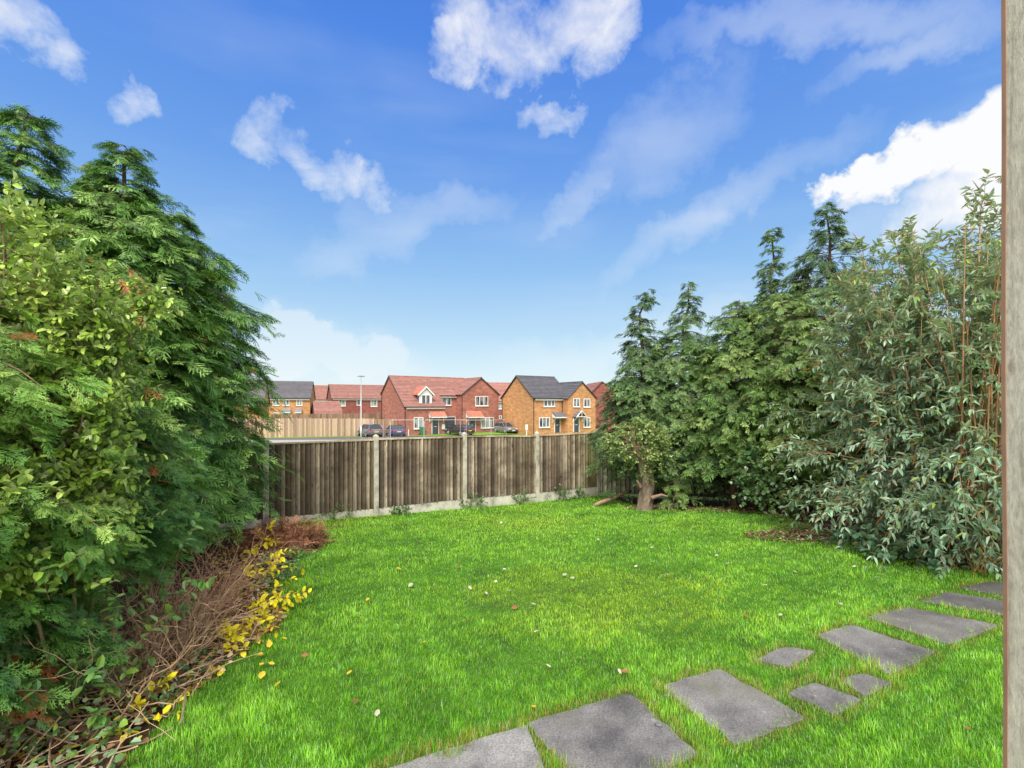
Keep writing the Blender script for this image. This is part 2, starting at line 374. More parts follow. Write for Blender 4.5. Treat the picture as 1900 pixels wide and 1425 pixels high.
# side boundary fence, paler, half hidden under the conifers
sf=thing('boundary_fence','pale grey vertical board fence half hidden behind the conifers and stump on the right','fence')
SP=[np.array(p) for p in ((2.20,12.46),(4.2,12.05),(6.05,11.55),(7.75,10.75),(8.6,9.1),(8.75,7.2),(8.8,5.3),(8.8,3.4))]
PALE=[(.62,.58,.50),(.55,.51,.43),(.72,.68,.6),(.42,.38,.32),(.66,.62,.54)]
for i,(p,q) in enumerate(zip(SP[:-1],SP[1:])):
    zt=1.34+.02*i; b0=float(hz(*p))+.05; b1=float(hz(*q))+.05
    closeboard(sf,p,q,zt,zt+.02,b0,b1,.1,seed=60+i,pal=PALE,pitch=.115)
    u=(q-p)/np.linalg.norm(q-p); fence_post(sf,q[0],q[1],zt+.06,u)

# ------------------------------------------------------------------ near timber post of the porch
g=G(); x0=1.149; lean=.003
prof=[(0,0),(.09,0),(.1,.01),(.1,.09),(.09,.1),(0,.1),(-.004,.094),(-.004,.006)]
zs=np.linspace(-.02,3.4,40); V=[]
r_=np.random.default_rng(3)
for z in zs:
    dx=-lean*(z-.8)*.9; w=.0015*math.sin(z*5)
    for (a,b) in prof: V.append((x0+a+dx+w,1.0+b,z))
n=len(prof); Q=[[k*n+i,k*n+(i+1)%n,(k+1)*n+(i+1)%n,(k+1)*n+i] for k in range(39) for i in range(n)]
g.add(V,Q); pst=g.build('porch_post',M['post']); setp(pst,'rough sawn pale timber post standing close by at the right edge of the view','post')
g=G()   # thin red-brown strip added for a reddish colour fringe along its far corner
V=[]
for z in zs:
    dx=-lean*(z-.8)*.9; w=.0015*math.sin(z*5)
    for (a,b) in ((-.006,.094),(.004,.094),(.004,.1035),(-.006,.1035)): V.append((x0+a+dx+w,1.0+b,z))
g.add(V,[[k*4+i,k*4+(i+1)%4,(k+1)*4+(i+1)%4,(k+1)*4+i] for k in range(39) for i in range(4)])
g.build('fringe_strip',plain('red_brown_edge',(.36,.2,.14),.8,var=.35,vs=14),pst)

# ------------------------------------------------------------------ paving slabs
SL=[('large speckled concrete slab at the bottom edge of the view',[(700,1437),(975,1350),(1012,1450),(860,1530)],(0.221,0.217,0.217)),
 ('grey paving slab beside the speckled slab, second in the row',[(980,1345),(1170,1289),(1292,1400),(1110,1480)],(0.159,0.155,0.155)),
 ('clean grey paving slab, third in the row, with a pebble at its corner',[(1230,1276),(1335,1246),(1492,1333),(1365,1380)],(0.167,0.163,0.163)),
 ('scrap of grey slab almost overgrown by grass, smallest in the row',[(1405,1226),(1458,1203),(1510,1210),(1468,1238)],(0.169,0.166,0.166)),
 ('broken grey slab piece in the grass, larger of the two pieces side by side',[(1465,1288),(1512,1269),(1595,1300),(1548,1326)],(0.149,0.146,0.146)),
 ('broken grey slab piece in the grass, smaller of the two pieces side by side',[(1560,1263),(1602,1253),(1652,1271),(1602,1293)],(0.156,0.153,0.153)),
 ('grey slab with a loose stone flake on its lower edge, in the middle of the path',[(1518,1181),(1580,1162),(1732,1211),(1650,1252)],(0.149,0.146,0.146)),
 ('grey slab between the middle of the path and the mossy far slabs',[(1612,1146),(1683,1129),(1850,1161),(1762,1197)],(0.157,0.154,0.154)),
 ('damp brown-grey slab near the bushes, last but one of the path',[(1710,1116),(1762,1102),(1905,1124),(1880,1146)],(0.108,0.106,0.106)),
 ('dark mossy slab at the far end of the path beside the bushes',[(1785,1091),(1840,1081),(1935,1092),(1895,1112)],(0.096,0.094,0.094))]
SLW=[]
for lab,pts,c in SL:
    P=np.array([gp(x,y,.0) for x,y in pts]); SLW.append(P); r=random.Random(len(SLW)*5)
    cen=P.mean(0); out=[]
    for i in range(4):     # slightly worn outline
        a,b=P[i],P[(i+1)%4]
        m=max(2,int(np.linalg.norm(b-a)/.06))
        for k in range(m):
            t=k/m; p=a+(b-a)*t; nn=p-cen; j=.02+r.uniform(-.012,.004)-(.007 if k==0 else 0)-(.018 if r.random()<.08 else 0); out.append(p+nn/np.linalg.norm(nn)*j)
    out=np.array(out); n=len(out); zt=.012+r.uniform(-.004,.006); tl=[r.uniform(-.008,.008) for _ in range(2)]
    zz=lambda p: zt+(p[0]-cen[0])*tl[0]+(p[1]-cen[1])*tl[1]
    V=[(p[0],p[1],-.04) for p in out]+[(p[0],p[1],zz(p)-.006) for p in out]+[(cen[0]+(p[0]-cen[0])*.985,cen[1]+(p[1]-cen[1])*.985,zz(p)) for p in out]+[(cen[0],cen[1],zt)]
    Q=[[i,(i+1)%n,n+(i+1)%n,n+i] for i in range(n)]+[[n+i,n+(i+1)%n,2*n+(i+1)%n,2*n+i] for i in range(n)]
    T=[[2*n+i,2*n+(i+1)%n,3*n] for i in range(n)]
    g=G(); g.add(V,Q,T,c); o=g.build('paving_slab',M['slab']); setp(o,lab,'paving slab','slabs of the garden path')

def inpoly(x,y,P):
    P=np.asarray(P); ins=np.zeros(x.shape,bool); n=len(P); j=n-1
    for i in range(n):
        xi,yi=P[i]; xj,yj=P[j]
        c=((yi>y)!=(yj>y))&(x<(xj-xi)*(y-yi)/(yj-yi+1e-12)+xi); ins^=c; j=i
    return ins
def distpoly(x,y,P):
    P=np.asarray(P); d=np.full(x.shape,9e9)
    for i in range(len(P)):
        a=P[i]; b=P[(i+1)%len(P)]; ab=b-a; t=np.clip(((x-a[0])*ab[0]+(y-a[1])*ab[1])/(ab@ab),0,1)
        d=np.minimum(d,np.hypot(x-a[0]-t*ab[0],y-a[1]-t*ab[1]))
    return d
# ------------------------------------------------------------------ grass
PATCH=[(4.45,7.45,.75,.32),(5.2,7.7,.8,.5),(4.9,8.5,.7,.4)]     # bare earth by the buddleia
def blade_tpl(b,mid=.55):
    V=np.array([[-.5,0,0],[.5,0,0],[-.42,b*.25,mid],[.42,b*.25,mid],[0,b,1.0]],float)
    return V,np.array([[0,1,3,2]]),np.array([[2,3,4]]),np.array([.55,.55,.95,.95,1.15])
def grass(n,seed,patches=True):
    r=np.random.default_rng(seed)
    # world-space density falling with distance from the house
    y=1.35*np.exp(r.uniform(0,1,n)**.92*math.log(13.0/1.35)); x=r.uniform(-1,1,n)*(y*1.25+1.2)
    dl0=distpoly(x,y,LAWN); k=inpoly(x,y,LAWN)|((dl0<.02+.17*np.clip(lump(np.stack([x,y,x*0],-1),2.4,8),0,1)*(x<4))&(y<7.2+.0*x)&(x<0)&(r.uniform(0,1,n)<.7)); x,y=x[k],y[k]
    k=np.ones(len(x),bool); edge=np.full(len(x),9.)
    for P in SLW:
        ins=inpoly(x,y,P); d=distpoly(x,y,P); edge=np.minimum(edge,d); k&=~((ins&(d>r.uniform(0,.014,len(x))+.11*np.clip(lump(np.stack([x,y,x*0],-1),4.5,18)-.15,0,1)))|(~ins&(d<.012)))
    for (cx,cy,a,b) in PATCH:
        e=((x-cx)/a)**2+((y-cy)/b)**2+lump(np.stack([x,y,x*0],-1),2,5)*.35; k&=(e>1)|(r.uniform(0,1,len(x))<.12)
    # thin out towards the beds
    dl=distpoly(x,y,LAWN); k&=(dl>.25*r.uniform(0,1,len(x))**2)
    return x[k],y[k],edge[k],r
x,y,edge,r=grass(950000,1)
n=len(x); print('grass blades',n)
P3=np.stack([x,y,x*0],-1)
l1=lump(P3,.35,11); l2=lump(P3,1.3,12); l3=lump(P3,5,13)
D=y
l4=lump(P3,11,14); hgt=(.036+.012*l2+.014*l3+.012*l4)*r.uniform(.45,1.5,n); hgt=np.maximum(hgt*.8,.012)
hgt*=1+.45*np.exp(-((y-2.9)/.9)**2)*(x<1.2)          # lusher by the house
hgt=np.where(edge<.09,hgt*1.3,hgt); fd=np.abs((x-P0[0])*U[1]-(y-P0[1])*U[0]); hgt=np.where(fd<.35,hgt*(1+.7*r.uniform(0,1,n)),hgt); wild=(x>2.2)&(y<3.9); hgt=np.where(wild,hgt*1.35,hgt)
for (cx,cy,a,b) in PATCH: pass
moss=np.clip(1.3-((x-.95)/1.5)**2-((y-5.2)/1.0)**2+.9*l3,0,1)*.5
moss=np.maximum(moss,np.clip(l1-.35,0,1)*.6)
hgt*=1-.35*moss
wid=.0025*np.maximum(1,D/3.4)**.85*r.uniform(.7,1.3,n)
base=np.array([.24,.58,.026]); lite=np.array([.45,.80,.075]); dark=np.array([.09,.32,.015]); mossc=np.array([.54,.66,.035]); straw=np.array([.50,.34,.09])
f=np.clip(.5+.35*l1+.35*l2+.4*l3+.3*l4+r.normal(0,.3,n),0,1)[:,None]
c=np.where(f>.5,base+(lite-base)*(f-.5)*2,dark+(base-dark)*f*2)
c=c*(1-moss[:,None])+mossc*moss[:,None]
rr=r.uniform(0,1,n); st=(rr<.018)|((edge<.10)&(rr<.34))|((edge<.05)&(rr<.5)); c[st]=straw*r.uniform(.6,1.2,(st.sum(),1))
bl=(r.uniform(0,1,n)<.09); c[bl]=c[bl]*.4+np.array([.55,.78,.45])*.6  # scattered pale blades: glints of light put into the colour
az=r.uniform(0,2*np.pi,n)+.0; tilt=np.abs(r.normal(0,.50,n))+.25*np.clip(lump(P3,2.2,77),0,1); tilt[st]+=.45; az=np.where(r.uniform(0,1,n)<.5,lump(P3,.9,78)*4+r.normal(0,.7,n),az)
up=np.stack([np.cos(az)*np.sin(tilt),np.sin(az)*np.sin(tilt),np.cos(tilt)],-1)
side=np.stack([-np.sin(az+r.normal(0,.5,n)),np.cos(az),np.zeros(n)],-1)
O=np.stack([x,y,hz(x,y)-.006],-1)
gg=G(); ty=r.integers(0,4,n)
for k,b in enumerate((.15,.4,.7,.95)):
    s=ty==k; V,Q,T,sh=blade_tpl(b)
    # scatter maps template x->side, z->up
    S=np.stack([wid[s],hgt[s],hgt[s]],1)
    X=nrm(side[s]); Z=nrm(up[s]-X*(up[s]*X).sum(1,keepdims=True)); Y=np.cross(Z,X)
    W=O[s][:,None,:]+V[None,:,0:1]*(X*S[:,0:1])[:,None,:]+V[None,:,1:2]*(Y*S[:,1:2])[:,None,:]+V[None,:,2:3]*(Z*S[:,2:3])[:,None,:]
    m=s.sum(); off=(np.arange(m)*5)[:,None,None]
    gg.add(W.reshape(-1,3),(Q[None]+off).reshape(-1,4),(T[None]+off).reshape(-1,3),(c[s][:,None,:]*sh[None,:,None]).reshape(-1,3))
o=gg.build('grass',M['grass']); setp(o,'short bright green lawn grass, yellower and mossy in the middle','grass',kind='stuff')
# ------------------------------------------------------------------ foliage templates
def diamond(V,Q,SH,p,d,n_,L_,w,s=1.0):
    """thin pointed leaflet from p along d (2D in plane z)"""
    d=np.array(d)/np.linalg.norm(d); q=np.array([-d[1],d[0]])
    b=len(V); 
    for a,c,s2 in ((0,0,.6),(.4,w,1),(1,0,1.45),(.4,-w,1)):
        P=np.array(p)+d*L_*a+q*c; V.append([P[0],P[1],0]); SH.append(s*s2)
    Q.append([b,b+1,b+2,b+3])
def frond_tpl(ns,sub,w,seed,droop=.28,spread=.44,subl=.13):
    r=random.Random(seed); V=[];Q=[];SH=[]
    diamond(V,Q,SH,(0,0),(1,0),0,1.0,w*.8,.7)
    for i in range(ns):
        if r.random()<.10: continue
        s=.06+.88*(i+.5)/ns; sg=1 if i%2 else -1; Ls=(spread*(1-s)**.75*(.55+.9*min(1,s*3.5))+.06)*r.uniform(.6,1.3)
        an=R(r.uniform(38,55)-8*s); d=(math.cos(an),sg*math.sin(an)); diamond(V,Q,SH,(s,0),d,0,Ls,w,r.uniform(.85,1.1))
        for k in range(sub):
            f=(k+.6)/(sub+.3); p=(s+d[0]*Ls*f,d[1]*Ls*f); sg2=1 if k%2 else -1
            a2=math.atan2(d[1],d[0])+sg2*R(r.uniform(30,45)); diamond(V,Q,SH,p,(math.cos(a2),math.sin(a2)),0,subl*(1-.5*f)*r.uniform(.8,1.2),w*.7,r.uniform(.9,1.15))
    V=np.array(V,float); V[:,2]=-droop*V[:,0]**2-.35*droop*np.abs(V[:,1])+.02*np.sin(V[:,0]*25)
    return V,np.array(Q),np.zeros((0,3),int),np.array(SH)
FR_N=[frond_tpl(17,6,.019,s,d) for s,d in ((1,.25),(2,.4),(3,.15))]
FR_M=[frond_tpl(12,2,.028,s,d) for s,d in ((4,.3),(5,.5),(6,.2))]
FR_F=[frond_tpl(10,2,.036,s,d,subl=.16) for s,d in ((7,.35),(8,.55),(9,.25))]
def leaf_tpl(w=.3,fold=.12,curl=.12,wb=.7,tipw=.55):
    V=np.array([[0,0,0],[1,0,-curl],[.3,-w*wb/.7*.5*1.3,fold*w*2],[.72,-w*tipw,fold*w*1.6-curl*.5],[.72,w*tipw,fold*w*1.6-curl*.5],[.3,w*wb/.7*.5*1.3,fold*w*2]],float)
    V[0:2,2]-=0
    return V,np.array([[0,2,3,1],[0,1,4,5]]),np.zeros((0,3),int),np.array([.85,1.1,1,1,1,1])
LF_OVAL=leaf_tpl(.42); LF_LONG=leaf_tpl(.29,.1,.25,.65,.42); LF_ROUND=leaf_tpl(.6,.08,.1)
def grad_noise_cols(P,base,lite,dark,r,f=1.1,seed=0,amp=.4):
    k=np.clip(.5+amp*lump(P,f,seed)+r.normal(0,.16,len(P)),0,1)[:,None]
    b,l,d=map(np.array,(base,lite,dark))
    return np.where(k>.5,b+(l-b)*(k-.5)*2,d+(b-d)*k*2)*r.uniform(.85,1.15,(len(P),1))
def conifer(name,label,group,bx,by,height,prof,tpls,nbr,fsize,seed,lean=(0,0),zc=.5,per=(9,13),
            base=(.05,.14,.045),lite=(.13,.25,.07),dark=(.022,.07,.028),brown=.0,tops=None,sweep=.25,trunk=.09,face=None,spire=0,droop0=.25,rust=None):
    """prof: radius against relative height; tops: extra leaders [(dx,dy,ztop)]; face: direction the visible side looks to"""
    r=np.random.default_rng(seed); z0=float(hz(bx,by))
    t_=thing(name,label,'conifer tree',(bx,by,z0),0,group)
    pk=np.array([p[0] for p in prof]); pv=np.array([p[1] for p in prof])
    rad=lambda t: np.interp(t,pk,pv)
    H=height-z0
    # trunk(s)
    g=G(); zz=np.linspace(-.1,H*.97,12); tt=zz/H; wob=np.clip(tt-.6,0,1)*(.35 if bx>0 else .12)
    path=np.stack([lean[0]*tt**2+.05*np.sin(zz*1.3+seed)+wob*np.sin(zz*4+seed),lean[1]*tt**2+.05*np.cos(zz*1.1),zz],-1)
    tubes(g,path,trunk*(1-tt*.92)+.006,8,(.16,.10,.07))
    axes=[(path,H,1.0)]
    for (dx,dy,zt) in (tops or []):
        h2=zt-z0; s0=.45; zz2=np.linspace(s0*H*.9,h2,9); f=(zz2-zz2[0])/(zz2[-1]-zz2[0])
        px=np.interp(zz2[0],zz,path[:,0]); py=np.interp(zz2[0],zz,path[:,1])
        p2=np.stack([px+(dx-px)*np.sqrt(f),py+(dy-py)*np.sqrt(f),zz2],-1); tubes(g,p2,.035*(1-f*.9)+.004,6,(.16,.10,.07)); axes.append((p2,h2,.5))
    # branches
    nb=nbr; t=zc/H+(1-zc/H)*r.uniform(0,1,nb)**1.15; az=r.uniform(0,2*np.pi,nb)
    if face is not None:
        keep=(np.cos(az-face)>-.35)|(r.uniform(0,1,nb)<.35); t,az=t[keep],az[keep]; nb=len(t)
    wsp=r.uniform(0,1,nb)<.2
    thin=(t<(.76 if bx>0 else .9))|(r.uniform(0,1,nb)<.5); t,az,wsp=t[thin],az[thin],wsp[thin]; nb=len(t)
    pt=np.stack([np.cos(az)*2,np.sin(az)*2,t*H*1.4],-1)
    rr=rad(t)*(.80+.20*lump(pt,.8,seed+3)+.16*lump(pt,2.4,seed+4))*np.where(r.uniform(0,1,nb)<.4,1,r.uniform(.5,.97,nb))*np.where(t>.72,r.uniform(.5,1.35,nb),1)+.04
    rr=np.where(wsp,rr*1.17+.10,rr)
    ax=np.interp(t*H,path[:,2],path[:,0]); ay=np.interp(t*H,path[:,2],path[:,1])
    k=6; f=np.linspace(0,1,k)[None,:]
    rise=(.42*(1-t)+.12)[:,None]
    BX=ax[:,None]+np.cos(az)[:,None]*rr[:,None]*f; BY=ay[:,None]+np.sin(az)[:,None]*rr[:,None]*f
    BZ=(t*H)[:,None]+rr[:,None]*(rise*f*1.3-(droop0+rise)*f**2.2)
    BP=np.stack([BX,BY,np.maximum(BZ,.12)],-1)
    for (p2,h2,sc_) in axes[1:]:
        n2=int(nbr*.22); tz=p2[0,2]+(h2-p2[0,2])*r.uniform(0.1,.99,n2); a2=r.uniform(0,2*np.pi,n2); q=(h2-tz)/(h2-p2[0,2])
        r2=(.10+.62*q)*r.uniform(.5,1.1,n2)*sc_*1.7
        cx=np.interp(tz,p2[:,2],p2[:,0]); cy=np.interp(tz,p2[:,2],p2[:,1])
        b2=np.stack([cx[:,None]+np.cos(a2)[:,None]*r2[:,None]*f,cy[:,None]+np.sin(a2)[:,None]*r2[:,None]*f,tz[:,None]+r2[:,None]*(.5*f-.7*f**2.2)],-1)
        BP=np.concatenate([BP,b2]); wsp=np.concatenate([wsp,r.uniform(0,1,n2)<.3]); rr=np.concatenate([rr,r2]); az=np.concatenate([az,a2]); t=np.concatenate([t,tz/H])
    nb=len(BP)
    tubes(g,BP[::2],np.linspace(.011,.003,k),3,(.17,.11,.07))
    g.build('trunk',M['bark'],t_,True)
    # fronds along each branch
    g=G(); m=int(np.mean(per)); fr=r.uniform(.22,1.0,(nb,m))**.62
    fr[:,0]=1.0; fr[:,1]=.96
    idx=fr*(k-1); i0=np.clip(idx.astype(int),0,k-2); w_=(idx-i0)[...,None]
    bi=np.arange(nb)[:,None]; O=BP[bi,i0]*(1-w_)+BP[bi,i0+1]*w_
    outd=np.stack([np.cos(az),np.sin(az),np.zeros(nb)],-1)[:,None,:]
    sp=r.normal(0,.62,(nb,m)); sp[:,0]*=.3
    ca,sa=np.cos(sp),np.sin(sp)
    d=np.stack([outd[...,0]*ca-outd[...,1]*sa,outd[...,0]*sa+outd[...,1]*ca,-np.abs(r.normal(sweep,.36,(nb,m)))+.12+ .5*np.clip(t[:,None]-.85,0,1)*4*spire],-1)
    nrmv=np.stack([outd[...,0]*.35+r.normal(0,.45,(nb,m)),outd[...,1]*.35+r.normal(0,.45,(nb,m)),np.ones((nb,m))],-1)
    O=O.reshape(-1,3); d=d.reshape(-1,3); nv=nrmv.reshape(-1,3)
    S=fsize*r.uniform(.6,1.2,len(O))*np.clip(.5+rr.repeat(m)*.9,.40,1.1)*np.where(wsp.repeat(m)&(fr.reshape(-1)>.75),.55,1)
    W=O+np.array([bx,by,z0])
    C=grad_noise_cols(W,base,lite,dark,r,.9,seed+1); C*=(.38+.82*fr.reshape(-1,1)**2.2)  # inner fronds coloured darker for the shade inside the crown
    if brown:
        b=(lump(W,1.6,seed+9)>.62)&(r.uniform(0,1,len(W))<brown*6)|(r.uniform(0,1,len(W))<brown*.25); C[b]=np.array([.42,.13,.04])*r.uniform(.6,1.2,(b.sum(),1))
    ty=r.integers(0,len(tpls),len(O))
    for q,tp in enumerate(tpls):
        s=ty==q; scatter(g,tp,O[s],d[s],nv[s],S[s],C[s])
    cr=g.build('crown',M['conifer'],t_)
    if rust:
        g=G(); W=np.array(rust,float)-np.array([bx,by,z0]); 
        for w_ in W:
            for q in range(5):
                scatter(g,tpls[q%3],[w_+r.normal(0,.05,3)],[[.75+r.normal(0,.2),-.5,-.45+r.normal(0,.15)]],[[.2,-.5,1]],np.array([.15*r.uniform(.7,1.2)]),np.array([.50,.20,.08])*r.uniform(.7,1.15))
        o=g.build('dead_sprays',M['dead'],t_); o['label']='rusty orange dead sprays'
    return t_
def twig_leaves(gl,gs,S0,D0,Ln,droop,nleaf,lsize,tpl,base,lite,dark,r,rad=.004,pairs=True,ldir=.55,hang=.3,tw=(.2,.12,.07),start=.15,seed=0,spike=None,lf=None):
    n=len(S0); k=6; f=np.linspace(0,1,k)[None,:,None]; D0=nrm(D0)
    P=S0[:,None,:]+D0[:,None,:]*Ln[:,None,None]*f; P[...,2]-=droop*Ln[:,None]*f[...,0]**2
    P+=np.cumsum(r.normal(0,.012,(n,k,3)),1)*Ln[:,None,None]
    tubes(gs,P,np.linspace(1,.35,k)[None,:]*rad*r.uniform(.7,1.3,(n,1)),3,tw)
    fr=start+(1-start)*(np.arange(nleaf)[None,:]+r.uniform(0,.8,(n,nleaf)))/nleaf; fr=np.clip(fr,0,1)
    idx=fr*(k-1); i0=np.clip(idx.astype(int),0,k-2); w_=(idx-i0)[...,None]; bi=np.arange(n)[:,None]
    O=P[bi,i0]*(1-w_)+P[bi,i0+1]*w_; T=nrm(P[bi,i0+1]-P[bi,i0])
    for s in ((1,-1) if pairs else (1,)):
        rnd=nrm(r.normal(0,1,O.shape)); sd=np.cross(T,rnd); sd=nrm(sd)*s
        d=T*ldir+sd*(1-ldir)*1.3+r.normal(0,.18,O.shape); d[...,2]-=hang
        nv=np.cross(d,np.cross(np.array([0,0,1.]),d))+r.normal(0,.35,O.shape); nv[...,2]=np.abs(nv[...,2])+.2
        Of=O.reshape(-1,3); C=grad_noise_cols(Of,base,lite,dark,r,1.4,seed,.3)
        if lf is not None: C=lf(C,Of,r)
        scatter(gl,tpl,Of,d.reshape(-1,3),nv.reshape(-1,3),lsize*r.uniform(.6,1.2,len(Of)),C)
    return P
GC='conifers of the left hedge'
LC1=dict(base=(.125,.27,.05),lite=(.32,.48,.13),dark=(.028,.095,.025))
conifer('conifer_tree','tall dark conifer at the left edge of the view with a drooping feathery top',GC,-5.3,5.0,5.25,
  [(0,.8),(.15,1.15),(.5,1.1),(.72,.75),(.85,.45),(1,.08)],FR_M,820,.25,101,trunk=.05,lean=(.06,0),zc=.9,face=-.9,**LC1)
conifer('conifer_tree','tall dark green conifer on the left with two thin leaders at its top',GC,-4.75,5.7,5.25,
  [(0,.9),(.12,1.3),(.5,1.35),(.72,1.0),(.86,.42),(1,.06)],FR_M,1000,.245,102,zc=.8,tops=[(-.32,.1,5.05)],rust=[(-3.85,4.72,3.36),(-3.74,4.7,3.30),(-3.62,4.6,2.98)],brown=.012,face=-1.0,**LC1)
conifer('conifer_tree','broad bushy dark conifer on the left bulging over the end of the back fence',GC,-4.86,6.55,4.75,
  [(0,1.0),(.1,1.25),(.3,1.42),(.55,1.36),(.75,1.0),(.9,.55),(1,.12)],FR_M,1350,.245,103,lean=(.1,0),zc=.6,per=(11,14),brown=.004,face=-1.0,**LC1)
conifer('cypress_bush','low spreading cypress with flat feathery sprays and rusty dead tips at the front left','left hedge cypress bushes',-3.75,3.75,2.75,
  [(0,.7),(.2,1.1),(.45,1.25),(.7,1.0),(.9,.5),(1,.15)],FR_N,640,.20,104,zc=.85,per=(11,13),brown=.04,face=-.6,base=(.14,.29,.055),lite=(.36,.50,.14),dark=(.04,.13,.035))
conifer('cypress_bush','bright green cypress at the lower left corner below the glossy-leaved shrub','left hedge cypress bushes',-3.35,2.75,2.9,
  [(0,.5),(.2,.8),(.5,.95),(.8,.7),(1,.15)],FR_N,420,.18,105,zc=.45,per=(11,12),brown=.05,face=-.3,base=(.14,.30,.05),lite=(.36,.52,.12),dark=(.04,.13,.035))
# right row
GR='conifers of the right hedge'
RC=dict(base=(.11,.20,.06),lite=(.26,.37,.14),dark=(.03,.075,.03))
RG=dict(base=(.15,.26,.06),lite=(.36,.46,.15),dark=(.04,.10,.03))
SPI=[(0,.7),(.12,1.2),(.35,1.3),(.55,.95),(.68,.52),(.82,.30),(1,.04)]
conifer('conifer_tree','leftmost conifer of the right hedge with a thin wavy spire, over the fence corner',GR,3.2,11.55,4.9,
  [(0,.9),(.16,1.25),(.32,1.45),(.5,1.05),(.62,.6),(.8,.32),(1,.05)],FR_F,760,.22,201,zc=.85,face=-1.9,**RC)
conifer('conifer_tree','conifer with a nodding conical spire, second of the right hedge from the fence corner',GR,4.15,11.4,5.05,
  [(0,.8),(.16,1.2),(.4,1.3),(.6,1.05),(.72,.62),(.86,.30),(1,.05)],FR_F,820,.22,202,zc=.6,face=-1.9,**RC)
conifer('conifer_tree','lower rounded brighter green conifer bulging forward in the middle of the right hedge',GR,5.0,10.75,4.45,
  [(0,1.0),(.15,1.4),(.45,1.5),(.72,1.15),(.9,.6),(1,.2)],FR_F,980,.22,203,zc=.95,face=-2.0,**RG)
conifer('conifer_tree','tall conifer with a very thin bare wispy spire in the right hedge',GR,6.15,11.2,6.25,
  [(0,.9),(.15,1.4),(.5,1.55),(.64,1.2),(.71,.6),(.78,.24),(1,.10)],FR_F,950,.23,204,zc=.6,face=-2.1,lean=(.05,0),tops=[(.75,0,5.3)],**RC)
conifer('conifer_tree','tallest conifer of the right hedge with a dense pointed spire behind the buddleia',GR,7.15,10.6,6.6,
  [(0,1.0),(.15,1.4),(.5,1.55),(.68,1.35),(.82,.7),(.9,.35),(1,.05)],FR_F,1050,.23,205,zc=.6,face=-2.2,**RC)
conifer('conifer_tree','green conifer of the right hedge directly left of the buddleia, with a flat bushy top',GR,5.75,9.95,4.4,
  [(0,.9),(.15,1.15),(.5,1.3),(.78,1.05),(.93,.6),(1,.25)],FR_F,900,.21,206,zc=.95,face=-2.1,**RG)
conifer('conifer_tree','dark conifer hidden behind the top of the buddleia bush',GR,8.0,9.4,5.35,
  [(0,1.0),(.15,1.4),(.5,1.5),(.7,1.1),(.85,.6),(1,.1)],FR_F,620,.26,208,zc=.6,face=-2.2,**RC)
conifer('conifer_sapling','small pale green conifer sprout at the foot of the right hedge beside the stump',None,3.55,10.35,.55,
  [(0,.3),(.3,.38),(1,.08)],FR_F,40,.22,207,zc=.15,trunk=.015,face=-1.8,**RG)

# ------------------------------------------------------------------ glossy-leaved shrub, near left
def rot2(a): return np.stack([np.cos(a),np.sin(a)],-1)
r=np.random.default_rng(31)
sh=thing('glossy_leaved_shrub','tall shrub with glossy yellow-green oval leaves at the far left in front of the conifers','shrub',(-3.2,3.0,0))
gl,gs=G(),G(); n=34; a=r.uniform(0,6.3,n); top=np.stack([.62*np.cos(a)*np.sqrt(r.uniform(0,1,n))+.05,.75*np.sin(a)*np.sqrt(r.uniform(0,1,n))+.1,r.uniform(2.1,3.5,n)],-1); top[:,2]-=1.2*np.clip(top[:,0],0,1)
st=np.stack([r.normal(.05,.12,n),r.normal(0,.15,n),np.full(n,-.03)],-1)
f=np.linspace(0,1,8)[None,:,None]; PP=st[:,None,:]+(top-st)[:,None,:]*f; PP[...,:2]+=.1*np.sin(f*5+np.arange(n)[:,None,None])
tubes(gs,PP,np.linspace(.016,.005,8),5,(.23,.16,.10))
K_=2600; i=r.integers(0,n,K_); ff=r.uniform(.42,1.0,K_)**.8*7; i0=np.clip(ff.astype(int),0,6); S0=PP[i,i0]+(PP[i,i0+1]-PP[i,i0])*(ff-i0)[:,None]
D0=r.normal(0,1,(K_,3)); D0[:,2]=np.abs(D0[:,2])*.9+.15; D0[:,0]+=.15; D0[:,1]-=.1
twig_leaves(gl,gs,S0,D0,r.uniform(.15,.36,K_),.15,8,.056,LF_OVAL,(.34,.52,.06),(.70,.80,.22),(.10,.22,.03),r,rad=.0028,ldir=.35,hang=.12,seed=4)
# a few low sprouts near the ground
n=60; S0=np.stack([r.uniform(-.3,.75,n),r.uniform(-.7,.6,n),r.uniform(.15,1.2,n)],-1); D0=r.normal(0,1,(n,3)); D0[:,2]=np.abs(D0[:,2])
twig_leaves(gl,gs,S0,D0,r.uniform(.2,.5,n),.1,6,.07,LF_OVAL,(.12,.27,.05),(.28,.42,.06),(.06,.16,.05),r,rad=.003,ldir=.35,hang=.1,seed=5)
gs.build('stem',M['twig'],sh,True); gl.build('foliage',M['broad'],sh)

